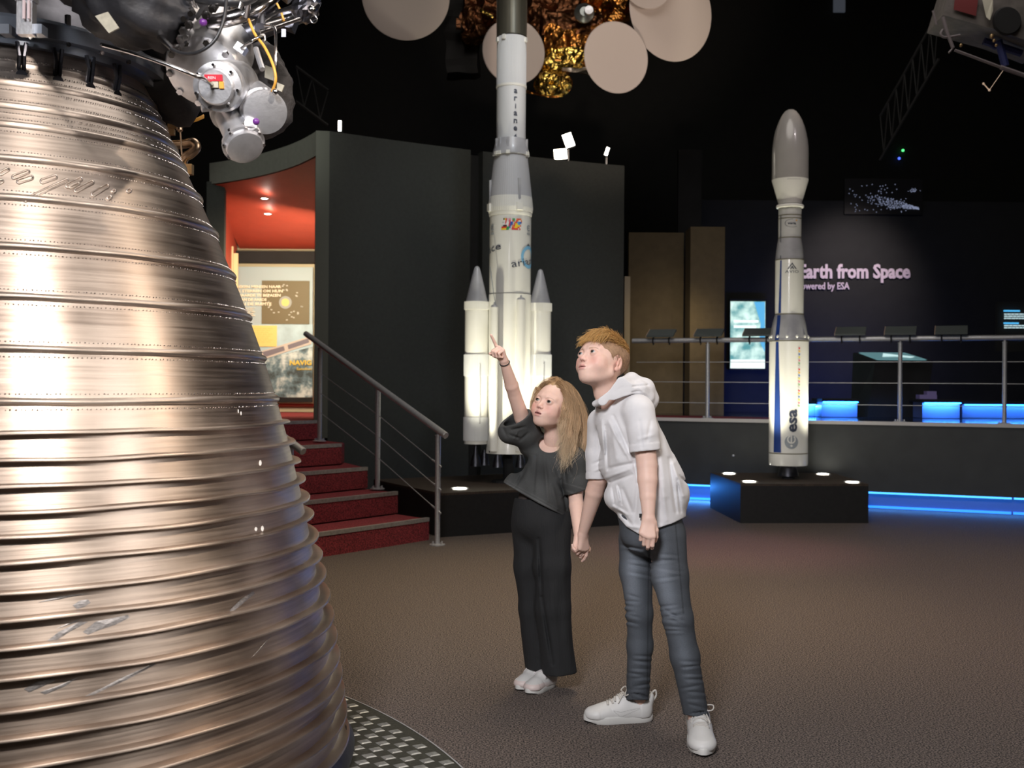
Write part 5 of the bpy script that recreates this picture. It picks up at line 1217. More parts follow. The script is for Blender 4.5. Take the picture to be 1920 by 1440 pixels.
def make_head(M, s, neck, nr, boy, gaze, parent, name_eye='eye'):
    """head in its own frame: looks along -y, up z; s is a size factor"""
    Mi = M.inverted(); nb = [Mi @ Vector(p) for p in neck]
    F_ = Field((-.105, -.135, -.24), (.105, .145, .125), .00135, M @ Matrix.Scale(1, 4))
    c = lambda a, b, ra, rb=None, k=.01, mode='add': F_.cone(np.array(a) * s, np.array(b) * s, ra * s, (ra if rb is None else rb) * s, k * s, mode)
    e = lambda p, r, k=.01, mode='add', rot=None: F_.ell(np.array(p) * s, np.array(r) * s, k * s, mode, rot)
    e((0, .018, .034), (.073, .092, .080)); e((0, -.022, .018), (.064, .066, .066), .02)      # cranium, forehead
    e((0, -.020, -.033), (.056, .062, .063), .03)                                              # mid face
    e((0, -.058, -.077), (.023, .020, .018), .03); e((0, -.066, -.082), (.012, .011, .011), .012)                                           # chin
    for sd in (-1, 1):
        c((sd * .049, .000, -.048), (sd * .012, -.058, -.080), .013, .012, .026)              # jaw line
        e((sd * .036, -.052, -.036), (.024, .024, .022), .024)                                 # cheek
        e((sd * .040, -.056, -.014), (.018, .016, .010), .018)                                 # cheek bone
        c((sd * .012, -.080, .022), (sd * .042, -.066, .020), .008, .007, .014)                # brow ridge
    e((0, -.074, -.052), (.026, .018, .022), .022)                                             # muzzle
    for sd in (-1, 1):
        e((sd * .030, -.094, .003), (.018, .018, .011), .012, 'sub')                           # socket
    c((0, -.080, .010), (0, -.095, -.022), .0055, .0085, .010)                                 # nose
    e((0, -.0985, -.026), (.0085, .0085, .0072), .006)
    for sd in (-1, 1):
        e((sd * .0095, -.092, -.030), (.0068, .0085, .0058), .004)
    for sd in (-1, 1): e((sd * .0052, -.097, -.0355), (.0030, .0048, .0034), .002, 'sub')
    mo = .0028 if not boy else .0006
    c((-.013, -.0895, -.0515), (0, -.0945, -.0495), .0042, .0050, .004); c((.013, -.0895, -.0515), (0, -.0945, -.0495), .0042, .0050, .004)
    c((-.011, -.088, -.0605 - mo), (.011, -.088, -.0605 - mo), .0050, .0050, .005); e((0, -.0905, -.0610 - mo), (.011, .0055, .0050), .004)
    e((0, -.0975, -.0555 - mo * .5), (.020 if boy else .015, .0075, .0011 + mo * .75), .0018, 'sub')
    e((0, -.085, -.070 - mo), (.014, .010, .003), .006, 'sub') if False else None
    ER = .0118 if boy else .0126
    eyes = [(sd * .0300, -.0765, .002) for sd in (-1, 1)]
    for ex, ey, ez in eyes:
        e((ex, ey, ez), (ER + .0027,) * 3, .005)
        e((ex, ey - .012, ez + .0002), (.0118 if boy else .0126, .013, .0058 if not boy else .0048), .0016, 'sub')
        e((ex, ey, ez), (ER + .0003,) * 3, .0005, 'sub')
    for sd in (-1, 1):                                                                          # ears
        rot = Matrix.Rotation(sd * .30, 3, 'Z') @ Matrix.Rotation(-.18, 3, 'X')
        e((sd * .0745, .016, -.010), (.0065, .0160, .0255), .006, 'add', rot); e((sd * .0735, .006, -.032), (.006, .008, .009), .006)
        e((sd * .0825, .013, -.004), (.0055, .0095, .0150), .004, 'sub', rot); e((sd * .0805, .010, -.020), (.0055, .0055, .0080), .004, 'sub', rot)
        e((sd * .0760, .004, -.014), (.0045, .004, .007), .003)
    pts = [(0, .020 * s, -.045 * s)] + [tuple(p) for p in nb]
    F_.path(pts, [nr * 1.06] + [nr * (1 + .06 * i) for i in range(len(nb))], .024)
    v, f = F_.mesh(1); L = F_.vl / s
    x, y, z = L.T; ax_ = np.abs(x); col = np.tile(SKIN, (len(v), 1))
    fr = (y < -.03)
    def mixc(c2, w):
        nonlocal col
        col = col * (1 - w[:, None]) + np.array(c2) * w[:, None]
    blush = np.exp(-((ax_ - .040) / .020) ** 2 - ((z + .030) / .022) ** 2) * fr; mixc((.78, .34, .27), .55 * blush)
    nose = np.exp(-(x / .012) ** 2 - ((z + .026) / .012) ** 2) * (y < -.085); mixc((.76, .36, .29), .45 * nose)
    lw = .0185 - np.abs(z + .0565 + mo * .5) * .7
    lip = smooth01(lw - ax_, -.001, .0025) * smooth01(.0110 + mo * .8 - np.abs(z + .0562 + mo * .5), 0, .0025) * (y < -.078); up_ = np.where(z > -.0555 - mo * .5, 1.0, .9)
    mixc((.62, .26, .24), .70 * lip * up_)
    gap = smooth01(.0016 + mo * .8 - np.abs(z + .0555 + mo * .5), 0, .0010) * (ax_ < .017) * (y < -.074); mixc((.16, .035, .035), .9 * gap)
    if not boy:
        teeth = (ax_ < .009) * (np.abs(z + .0540) < .0020) * (y < -.070) * (y > -.0905); mixc((.62, .56, .48), .75 * teeth)
    ns = np.exp(-((ax_ - .0052) / .0028) ** 2 - ((z + .0350) / .0028) ** 2) * (y < -.087); mixc((.20, .06, .05), .85 * ns)
    for ex, ey, ez in eyes[1:]:
        r2 = np.sqrt(((ax_ - ex) / 1.35) ** 2 + (z - ez) ** 2)
        lidline = np.exp(-((r2 - .0068) / .0013) ** 2) * (y < -.06); mixc((.20, .10, .07), (.60 if boy else .65) * lidline * (z > ez - .001) + .25 * lidline * (z <= ez - .001))
        crease_ = np.exp(-((r2 - .0105) / .0015) ** 2) * (z > ez + .002) * (y < -.06); mixc((.58, .30, .23), .5 * crease_)
    bz = .0195 - 14 * (ax_ - .030) ** 2; br = smooth01(.0030 - np.abs(z - bz), 0, .0018) * (ax_ > .014) * (ax_ < .046) * (y < -.04); mixc((.36, .20, .10), (.55 if boy else .35) * br)
    ear = (ax_ > .070) * (y > -.012); mixc((.76, .34, .26), .35 * ear)
    col *= (1 + .03 * fnoise(L * s, 260, 3))[:, None]
    eo = []
    for ex, ey, ez in eyes:
        cc = Vector((ex, ey, ez)) * s; g_ = Vector(gaze).normalized(); vv, ff = ball((0, 0, 0), ER * s, 40); q = g_.to_track_quat('Z', 'Y')
        vv = [q @ p for p in vv]; V_ = np.array([tuple(p) for p in vv]); ca = (V_ @ np.array(g_)) / (ER * s); an_ = np.degrees(np.arccos(np.clip(ca, -1, 1)))
        cl = np.tile((.62, .60, .59), (len(V_), 1)); cl[an_ < 39] = (.10, .13, .14) if boy else (.10, .09, .07); cl[an_ < 19] = (.004, .004, .004)
        eo.append(([M @ (cc + p) for p in vv], ff, cl))
    return (v, f, col), eo
def joinc(parts):
    V = []; Fc = []; C_ = []; n = 0
    for v, f, c in parts:
        V.append(np.asarray(v, float)); Fc += [tuple(int(i) + n for i in q) for q in f]; C_.append(c); n += len(v)
    return np.concatenate(V), Fc, np.concatenate(C_)
def finger_prims(base, d, pn, lens, curls, r0, spread=0.):
    """chain of joints; curls bend from direction d towards palm normal pn"""
    d = Vector(d).normalized(); pn = Vector(pn); pn = (pn - d * pn.dot(d)).normalized(); p = Vector(base); out = []; a = 0; r = r0
    for L_, c_ in zip(lens, curls):
        a += math.radians(c_); dd_ = d * math.cos(a) + pn * math.sin(a); q = p + dd_ * L_; out.append((p, q, r, r * .90)); p = q; r *= .90
    return out
def hand(Fd, wrist, d, pn, side, s, curls, thumb, rw=.018):
    """side: unit vector towards the thumb side; curls: index..little"""
    d = Vector(d).normalized(); pn = Vector(pn); pn = (pn - d * pn.dot(d)).normalized(); sd = d.cross(pn).normalized()
    if sd.dot(Vector(side)) < 0: sd = -sd
    W_ = Vector(wrist)
    for k, o in enumerate((.024, .008, -.008, -.022)):
        kn = W_ + d * ((.070, .074, .070, .062)[k] * s) + sd * (o * s)
        Fd.cone(W_ + d * (.006 * s) + sd * (o * .45 * s), kn, .0125 * s, .0100 * s, .012 * s)
        for (a, b, ra_, rb_) in finger_prims(kn, d, pn, [L_ * s for L_ in ((.036, .023, .018), (.040, .026, .019), (.037, .024, .018), (.029, .018, .016))[k]], curls[k], (.0084, .0086, .0082, .0074)[k] * s):
            Fd.cone(a, b, ra_, rb_, .0022 * s)
    tb = W_ + d * (.018 * s) + sd * (.020 * s) + pn * (.006 * s)
    Fd.cone(W_ + d * (.006 * s), tb, .013 * s, .0125 * s, .010 * s)
    t1, t2, t3 = [Vector(t) for t in thumb]
    def w(v_): return d * v_.x + sd * v_.y + pn * v_.z
    p1 = tb + w(t1).normalized() * (.030 * s); p2 = p1 + w(t2).normalized() * (.027 * s); p3 = p2 + w(t3).normalized() * (.018 * s)
    Fd.cone(tb, p1, .0120 * s, .0095 * s, .006 * s); Fd.cone(p1, p2, .0092 * s, .0085 * s, .004 * s); Fd.cone(p2, p3, .0085 * s, .0070 * s, .003 * s)
def bbox(pts, m, my=None):
    a = np.array([tuple(p) for p in pts]); mm = np.array((m, my or m, m)); return a.min(0) - mm, a.max(0) + mm
def garment(torso, sleeves, th=.006, depth=.035, k=.015):
    """torso: (Field, opening function value array); sleeves: list of (Field, cut array).  Solid cloth with carved openings."""
    Ft, hem = torso; Dt = Ft.D.copy(); out = np.maximum(Dt, hem) if hem is not None else Dt.copy(); carve = []
    if hem is not None: carve.append(np.maximum(Dt + th, -(hem + depth)))
    for Fs_, cutv in sleeves:
        Ds = Fs_.D; Dc = np.maximum(Ds, cutv); h = np.clip(.5 + .5 * (out - Dc) / k, 0, 1); out = out * (1 - h) + Dc * h - k * h * (1 - h)
        carve.append(np.maximum(np.maximum(Ds + th, -(cutv + depth)), -(np.maximum(Dt, hem) if hem is not None else Dt)))
    for c in carve: out = np.maximum(out, -c)
    Ft.D = out.astype(np.float32); return Ft
def plane_of(Fd, p, n):
    n = Vector(n).normalized(); X, Y, Z = Fd.grid(); return ((X - p[0]) * n.x + (Y - p[1]) * n.y + (Z - p[2]) * n.z + 0 * Fd.D)
def twin(Fd):
    o = Field.__new__(Field); o.__dict__.update(Fd.__dict__); o.D = np.full(Fd.n, .06, np.float32); return o
def skincol(v, seed=0):
    c = np.tile(SKIN, (len(v), 1)); c *= (1 + .02 * fnoise(v, 25, seed) + .015 * fnoise(v, 300, seed + 1))[:, None]; return c
# hair strands ------------------------------------------------------
def strands(paths, r0, cols, sides=3):
    V = []; Fs = []; C_ = []
    for pth, r, cl in zip(paths, r0, cols):
        p = np.asarray(pth); n = len(p); d = np.gradient(p, axis=0); d /= np.linalg.norm(d, axis=1, keepdims=True) + 1e-9
        a = np.cross(d, (0.3, .2, .93)); a /= np.linalg.norm(a, axis=1, keepdims=True) + 1e-9; b = np.cross(d, a); tp_ = r * (1 - .75 * (np.arange(n) / (n - 1)) ** 2); base = sum(len(q) for q in V)
        ring = np.stack([p + (a * math.cos(2 * pi * k / sides) + b * math.sin(2 * pi * k / sides)) * tp_[:, None] for k in range(sides)], 1).reshape(-1, 3)
        V.append(ring); C_.append(np.repeat(np.asarray(cl).reshape(-1, 3) if np.ndim(cl) > 1 else np.tile(cl, (n, 1)), sides, 0))
        i = np.arange(n - 1)[:, None] * sides; k = np.arange(sides)[None, :]; k2 = (k + 1) % sides
        Fs.append(base * 0 + np.stack([i + k, i + k2, i + sides + k2, i + sides + k], 2).reshape(-1, 4))
    off = 0; FF = []
    for q, f in zip(V, Fs): FF.append(f + off); off += len(q)
    return np.concatenate(V), np.concatenate(FF), np.concatenate(C_)
m_hair = mat('hair_strands', (.5, .3, .15), .52, vcol=True, spec=.4)
# cloth
m_white_cloth = mat('white_cotton', (.72, .71, .72), .85, var=.03, vscale=30, bump=.15, bscale=700, sheen=.2)
m_denim_top = mat('charcoal_denim', (.055, .058, .062), .9, vcol=True, var=.10, vscale=260, bump=.2, bscale=600)
m_jeans = mat('grey_jeans', (.1, .11, .13), .85, vcol=True, var=.12, vscale=300, bump=.25, bscale=700)
def ribbed_black():
    m = mat('black_ribbed_knit', (.014, .0145, .0155), .85, bump=.3, bscale=110, stretch=(3, 3, .06)); return m
m_pants = ribbed_black()
m_shoew = mat('white_leather', (.66, .65, .63), .5, vcol=True, bump=.05, bscale=200); m_sole = mat('rubber_sole', (.62, .61, .58), .55); m_lace = mat('lace_cloth', (.55, .52, .48), .8, bump=.3, bscale=900)
m_sock = mat('black_sock', (.012, .012, .013), .9)

def shoe(parent, toe, heel, width, kind, s, laced=True):
    """low trainer; local x runs heel -> toe"""
    toe = Vector(toe); heel = Vector(heel); X = (toe - heel); L_ = X.length; X.normalize(); Z_ = Vector((0, 0, 1)); Y_ = Z_.cross(X)
    M = Matrix(((X.x, Y_.x, 0, heel.x), (X.y, Y_.y, 0, heel.y), (0, 0, 1, 0), (0, 0, 0, 1))); w = width
    # sole
    n = 40; out = []
    for i in range(n):
        t = i / n * 2 * pi; cx = math.cos(t); sy = math.sin(t); x = L_ * (.5 + .5 * np.sign(cx) * abs(cx) ** .75)
        ww = w * .5 * (np.interp(x / L_, [0, .12, .35, .7, .88, 1], [.70, .80, .78, 1.0, .92, .6])); y = np.sign(sy) * abs(sy) ** .72 * ww; out.append((x, y))
    V = []; Fs = []; prof = [(.94, 0.0), (1.0, .006), (1.0, .022), (.985, .0265), (.96, .028)]
    for k, (q, z) in enumerate(prof):
        for x, y in out: V.append(M @ Vector((L_ * .5 + (x - L_ * .5) * (q if k != 0 else .965), y * q, z * s + (.010 * s * smooth_s((x / L_ - .82) / .18) if k == 0 else .004 * s * smooth_s((x / L_ - .85) / .15)))))
    for k in range(len(prof) - 1):
        for i in range(n): Fs.append((k * n + i, k * n + (i + 1) % n, (k + 1) * n + (i + 1) % n, (k + 1) * n + i))
    Fs += [tuple(range(n))[::-1], tuple(range((len(prof) - 1) * n, len(prof) * n))]
    up = Field((-.02, -w * .62, .015), (L_ + .02, w * .62, .13 * s), .0024, M)
    def E(p, r, k=.02, mode='add'): up.ell(np.array(p), np.array(r), k, mode)
    E((L_ * .80, 0, .030 * s), (L_ * .185, w * .47, .030 * s)); E((L_ * .58, 0, .036 * s), (L_ * .22, w * .43, .042 * s), .03)
    E((L_ * .36, 0, .045 * s), (L_ * .20, w * .41, .052 * s), .03); E((L_ * .16, 0, .045 * s), (L_ * .15, w * .41, .055 * s), .03)
    E((L_ * .44, 0, .070 * s), (L_ * .13, w * .22, .028 * s), .02)
    E((L_ * .065, 0, .085 * s), (.020, w * .24, .026 * s), .015)
    up.cut((0, 0, .020 * s), (0, 0, -1))
    X3, Y3, Z3 = up.grid()
    up.D = up.D - .0012 * ((X3 / L_ > .80 - .0 * Y3) & (Z3 < .052 * s)) - .0010 * ((X3 / L_ < .20) & (Z3 > .0))
    up.D = up.D + .0012 * np.exp(-((X3 / L_ - .62 - (Z3 / s - .05) * 2.0) / .012) ** 2) * (Z3 < .06 * s)
    up.ell((L_ * .21, 0, .116 * s), (L_ * .175, w * .29, .050 * s), .006, 'sub')
    v, f = up.mesh(1); L3 = up.vl; c_ = np.tile((.64, .63, .61), (len(v), 1))
    if kind == 'girl':
        pk = smooth01(fnoise(L3, 45, 5) + .3, -.1, .4) * (L3[:, 2] < .05 * s); c_ = c_ * (1 - pk[:, None] * .5) + np.array((.66, .46, .42)) * pk[:, None] * .5
    else:
        # outlined curved tick on the sides
        u_ = L3[:, 0] / L_; z_ = L3[:, 2] / s; lo_ = .030 + .9 * (u_ - .46) ** 2 * .55; hi_ = .050 - .055 * (u_ - .30); tick = (u_ > .22) & (u_ < .60)
        zz = np.where(u_ < .5, .036 + (.5 - u_) * .075, .036 + (u_ - .5) * .14); th_ = np.interp(u_, [.22, .5, .60], [.002, .011, .001]); edge = tick * np.exp(-((np.abs(z_ - zz) - th_ * .8) / .0011) ** 2); c_ = c_ * (1 - .35 * edge[:, None])
    t = obj('shoe', (np.array([tuple(p) for p in V]), Fs), m_sole, parent, True, auto=40)
    t.name = 'shoe'
    obj('shoe_upper', (v, f), m_shoew, t, True, colors=c_)
    def lp(x, y, z): return M @ Vector((x * L_, y * w, z * s))
    def top(xf, yf):
        # height of the upper at a local place
        i = np.clip(((xf * L_ - up.ax[0][0]) / up.res), 0, up.n[0] - 1).astype(int) if hasattr(xf, 'astype') else int(np.clip((xf * L_ - up.ax[0][0]) / up.res, 0, up.n[0] - 1)); j = int(np.clip((yf * w - up.ax[1][0]) / up.res, 0, up.n[1] - 1)); colm = np.where(up.D[i, j] < 0)[0]
        return (up.ax[2][colm[-1]] if len(colm) else .03 * s) + .002
    laces = []
    if kind == 'boy':
        for k in range(6):
            xf = .40 + k * .052; hw = .20 + .012 * k
            pts = [M @ Vector(((xf + (.012 if (k % 2) else -.012) * yy / hw) * L_, yy * w, top(xf, yy))) for yy in np.linspace(-hw, hw, 9)]; laces.append(tube(pts, .0028, 6, sx=1.5))
        for sgn in (-1, 1):
            pts = [M @ Vector((.40 * L_, 0, top(.40, 0) + .002)), M @ Vector((.36 * L_, sgn * w * .20, top(.40, 0) + .014)), M @ Vector((.37 * L_, sgn * w * .46, top(.40, 0) + .016)), M @ Vector((.43 * L_, sgn * w * .40, top(.40, 0) + .004)), M @ Vector((.42 * L_, 0, top(.42, 0) + .003))]
            laces.append(tube(pts, .0026, 6, 5))
            pts = [M @ Vector((.41 * L_, 0, top(.40, 0) + .003)), M @ Vector((.46 * L_, sgn * w * .18, top(.46, .18) + .003)), M @ Vector((.53 * L_, sgn * w * .33, top(.53, .33) + .002))]; laces.append(tube(pts, .0024, 6, 5))
        pts = [lp(.005, -.10, .075), lp(-.035, -.09, .100), lp(-.030, .0, .104), lp(-.035, .09, .100), lp(.005, .10, .075)]; obj('heel_loop', tube([lp(.005, 0, .070), lp(-.045, 0, .092), lp(-.035, 0, .112), lp(.01, 0, .104)], .0035, 8, 6, sx=1.6), m_lace, t, True)
    else:
        for xf in (.42, .52): 
            pts = [M @ Vector((xf * L_, yy * w, top(xf, yy) + .0005)) for yy in np.linspace(-.40, .40, 13)]; laces.append(tube(pts, .0032, 6, sx=2.2))
    obj('laces' if kind == 'boy' else 'strap', join(*laces), m_lace if kind == 'boy' else mat('strap_white', (.66, .62, .62), .5), t, True)
    return t
def smooth_s(t): t = max(0, min(1, t)); return t * t * (3 - 2 * t)

# =================================================================== the girl
gfoot = G(1020, 1296)
girl = thing('person', (gfoot.x, gfoot.y, 0), 'small child with long blond hair, dark top and black trousers, pointing up', 'person')
MG = headM(1036, 764, 4.60, 33, 19, 9)
gs = .955
neckg = [P(1038, 822, 4.635), P(1034, 850, 4.655)]
hg, eg = make_head(MG, gs, neckg, .034, False, (.05, -1, .20), girl)
parts = [hg]
# raised right arm
sh = P(992, 822, 4.67); el = P(965, 742, 4.55); wr = P(945, 676, 4.44)
tip_d = (P(927, 621, 4.37) - P(936, 652, 4.42)).normalized()
lo_, hi_ = bbox([sh, el, wr, P(920, 612, 4.36), P(915, 660, 4.38)], .05)
A = Field(lo_, hi_, .0016)
A.path([sh, (sh + el) / 2, el], [.034, .0315, .0270], .0045)
fm_ = el + (wr - el) * .30
A.path([el, fm_, wr], [.0262, .0275, .0172], .0045); 
hd = (P(936, 650, 4.41) - wr).normalized(); pnv = Vector((-.45, -.50, -.1))
hand(A, wr, hd, Vector((-.75, -.62, -.05)), Vector((-.5, .6, .3)), .80, [(4, 3, 2), (85, 85, 50), (88, 88, 50), (90, 88, 50)], [(.75, .45, .55), (.70, -.15, .75), (.5, -.6, .6)])
v, f = A.mesh(1); parts.append((v, f, skincol(v, 4)))
# lowered left arm with hand around the boy's hand
sh2 = P(1076, 862, 4.56); el2 = P(1079, 925, 4.56); wr2 = P(1085, 1008, 4.39)
lo_, hi_ = bbox([sh2, el2, wr2, P(1060, 1060, 4.30), P(1110, 1060, 4.4)], .05)
B_ = Field(lo_, hi_, .0016)
B_.path([sh2, el2], [.036, .030], .0045); B_.path([el2, el2 + (wr2 - el2) * .3, wr2], [.0295, .0295, .0175], .0045)
hd2 = (P(1082, 1042, 4.355) - wr2).normalized()
hand(B_, wr2, hd2, Vector((.30, -.95, .0)), Vector((1, .3, 0)), .82, [(38, 62, 42), (42, 62, 42), (44, 64, 42), (46, 66, 42)], [(.60, .60, .50), (.75, .15, .60), (.9, -.1, .35)])
v, f = B_.mesh(1); parts.append((v, f, skincol(v, 6)))
# trunk and legs under the clothes
T_ = Field(*bbox([P(950, 830, 4.65), P(1100, 1300, 4.65)], .10), .006)
T_.ell(P(1032, 868, 4.65), (.085, .06, .07), .02); T_.path([P(1034, 850, 4.655), P(1024, 900, 4.65), P(1016, 960, 4.65)], [.05, .075, .08], .03)
T_.cone(P(1034, 850, 4.655), sh, .035, .034, .02); T_.cone(P(1034, 850, 4.655), sh2, .035, .034, .02)
ank1 = Vector((.098, 4.70, .06)); ank2 = Vector((.152, 4.655, .06))
T_.path([P(994, 985, 4.68), P(996, 1120, 4.69), ank1], [.052, .038, .026], .02); T_.path([P(1032, 985, 4.62), P(1038, 1120, 4.62), ank2], [.052, .038, .026], .02)
v, f = T_.mesh(1); parts.append((v, f, skincol(v, 8)))
v, f, c_ = joinc(parts); obj('body', (v, f), m_skin, girl, True, colors=c_)
for vv, ff, cl in eg: obj('eye', (vv, ff), m_eye, girl, True, colors=cl)
# trousers
Pn = Field(*bbox([P(945, 925, 4.65), P(1095, 1262, 4.65)], .09, .17), .0042)
Pn.ell(P(1016, 968, 4.65), (.120, .092, .10), .04); Pn.path([P(1010, 930, 4.65), P(1016, 975, 4.65)], [.098, .105], .04)
Pn.path([P(992, 985, 4.68), P(996, 1060, 4.69), P(1002, 1140, 4.70), P(1014, 1262, 4.70)], [.074, .070, .066, .066], .02)
Pn.path([P(1036, 985, 4.61), P(1036, 1060, 4.60), P(1038, 1140, 4.60), P(1050, 1264, 4.605)], [.076, .074, .068, .070], .02)
X3, Y3, Z3 = Pn.grid()
Pn.D += .0030 * np.sin(62 * X3 + 4 * np.sin(6 * Z3) + 30 * Y3) * np.clip((1.0 - Z3) * 1.2, 0, 1)
Pn.creases([(1010, 1010, 1016, 1120, 3.0, -.012), (1016, 1120, 1036, 1245, 3, -.014), (975, 1010, 985, 1200, 5, .003), (1058, 1000, 1060, 1200, 6, .004), (1000, 1060, 1008, 1230, 4, .005), (1030, 1080, 1050, 1240, 5, .004), (1070, 1180, 1076, 1250, 3, -.004)])
pln = plane_of(Pn, P(1010, 1257, 4.65), (0.05, .0, -1)); Pn = garment((Pn, np.maximum(pln, -.2)), [], .012, .04)
Pn.cut(P(1010, 932, 4.65), (-.05, 0, 1))
v, f = Pn.mesh(1); obj('trousers', (v, f), m_pants, girl, True)
# brownish under layer visible between top and trousers
U_ = Field(*bbox([P(950, 880, 4.65), P(1080, 965, 4.65)], .07), .005)
U_.path([P(1018, 915, 4.65), P(1012, 950, 4.65)], [.086, .098], .03); v, f = U_.mesh(1)
obj('undershirt', (v, f), mat('brown_knit', (.045, .034, .030), .9), girl, True)
# boxy denim top
S_ = Field(*bbox([P(925, 780, 4.65), P(1110, 985, 4.65)], .10, .19), .0034)
R1 = twin(S_); R2 = twin(S_)
S_.path([P(1034, 846, 4.66), P(1030, 880, 4.655), P(1020, 920, 4.65), P(1012, 985, 4.65)], [.062, .090, .108, .124], .04)
S_.ell(P(1018, 930, 4.64), (.130, .105, .10), .03); S_.ell(P(962, 915, 4.64), (.045, .06, .05), .05)
S_.cone(P(1034, 846, 4.66), P(1000, 832, 4.67), .05, .055, .03); S_.cone(P(1034, 850, 4.66), P(1074, 862, 4.57), .05, .052, .03)
R1.path([P(1000, 834, 4.67), P(984, 810, 4.63), P(966, 776, 4.585)], [.056, .060, .064], .02); R1.ell(P(957, 810, 4.62), (.052, .06, .050), .025)
R2.path([P(1076, 862, 4.56), P(1078, 900, 4.56), P(1077, 940, 4.555)], [.052, .050, .050], .014); R2.cone(P(1078, 906, 4.56), P(1077, 924, 4.56), .0545, .0555, .003)
X3, Y3, Z3 = S_.grid(); nz_ = .0025 * gnoise(X3, Y3, Z3, 30, 3)
px, py = S_.pix(); hem = (px - 938) * (972 - 901) / (1066 - 938) + 901 + 3.0 * np.sin((px - 938) / 40)
hemv_ = (py - hem) / F * 4.65 + 0 * S_.D
for q_ in (S_, R1, R2): q_.D = q_.D + nz_
S_.D = np.maximum(S_.D, (px - 1066 - (py - 930) * .05) / F * 4.65 * (py > 905) - .03 * (py <= 905))
nn = (P(966, 776, 4.585) - P(990, 822, 4.65)).normalized()
for q_ in (S_, R1, R2): q_.creases([(k[0], k[1], k[2], k[3], k[4], k[5] * 1.5) for k in [(1005, 855, 1000, 925, 3, -.005), (1020, 850, 1028, 940, 3.5, .005), (985, 880, 965, 915, 3, -.005), (1035, 910, 1045, 955, 4, .005), (1045, 860, 1056, 872, 2.5, -.004)]] + [(k[0], k[1], k[2], k[3], k[4], k[5] * 1.25) for k in [(1040, 895, 1062, 930, 3.5, -.007), (1030, 860, 1052, 925, 4, .006), (1052, 900, 1064, 965, 3.0, -.008), (1058, 880, 1062, 905, 2.5, -.006), (1000, 850, 985, 900, 7, .006), (975, 850, 950, 905, 5, .006), (1012, 880, 1015, 930, 8, -.006), (990, 860, 1000, 920, 6, -.005),
            (955, 815, 975, 822, 2.2, -.006), (960, 806, 985, 800, 2.2, -.006), (965, 822, 970, 808, 2.2, .006), (975, 826, 990, 812, 2.4, -.007), (942, 800, 950, 818, 3, -.005), (968, 845, 978, 860, 2.5, -.005), (1070, 900, 1085, 890, 3, -.004), (1062, 868, 1072, 890, 3, -.006)]])
c1_ = plane_of(S_, P(969, 783, 4.59), nn + Vector((-.25, 0, .35))); c2_ = plane_of(S_, P(1077, 923, 4.56), (.30, 0, -1))
S_ = garment((S_, hemv_), [(R1, c1_), (R2, c2_)], .010, .045, .018)
nkp = P(1030, 836, 4.60); S_.ell(nkp + Vector((0, 0, .006)), (.045, .085, .034), .004, 'sub')
v, f = S_.mesh(1); vx_, vy_ = vpix(v); base = np.array((.052, .054, .053)); c_ = np.tile(base, (len(v), 1)); w_ = fnoise(v, 40, 5) * .55 + 1
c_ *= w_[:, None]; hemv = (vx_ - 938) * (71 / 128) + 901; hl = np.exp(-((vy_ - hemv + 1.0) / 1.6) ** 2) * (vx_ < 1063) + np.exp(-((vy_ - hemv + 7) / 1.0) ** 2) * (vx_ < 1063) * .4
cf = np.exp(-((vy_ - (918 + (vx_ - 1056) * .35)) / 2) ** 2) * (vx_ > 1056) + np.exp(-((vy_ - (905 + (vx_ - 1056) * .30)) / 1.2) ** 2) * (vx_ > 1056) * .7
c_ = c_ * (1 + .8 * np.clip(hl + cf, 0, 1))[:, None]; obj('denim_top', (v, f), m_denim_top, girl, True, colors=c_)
w = P(947, 682, 4.445); fa = (el - wr).normalized(); obj('wrist_band', torus(wr + fa * .012, .0195, .0022, fa, 32, 8), m_black, girl, True)
# shoes
shoe(girl, G(988, 1303) , G(1038, 1284), .078, 'girl', .80); shoe(girl, G(970, 1296), G(1018, 1277), .078, 'girl', .80)
obj('sock', join(cyl((.152, 4.655, .04), (.152, 4.66, .12), .026), cyl((.098, 4.70, .04), (.098, 4.70, .12), .026)), m_sock, girl, True)
# long hair
MGi = MG.inverted(); rng = np.random.default_rng(5)
def head_push(p, pad, s, M, Mi, c=(0, .018, .034), r=(.073, .092, .080)):
    q = Mi @ Vector(p); a = Vector(((q.x / s - c[0]) / (r[0] + pad), (q.y / s - c[1]) / (r[1] + pad), (q.z / s - c[2]) / (r[2] + pad))); l = a.length
    if l < 1 and l > 1e-6:
        a = a / l; q = Vector(((c[0] + a.x * (r[0] + pad)) * s, (c[1] + a.y * (r[1] + pad)) * s, (c[2] + a.z * (r[2] + pad)) * s)); return M @ q
    return Vector(p)
paths = []; rads = []; cols_ = []
def clr(t, light):
    root = np.array((.42, .26, .13)); mid = np.array((.72, .50, .30)); tip = np.array((.90, .74, .52)); t = t[:, None]
    c = np.where(t < .45, root + (mid - root) * (t / .45), mid + (tip - mid) * ((t - .45) / .55)); return c * light
ng = 300
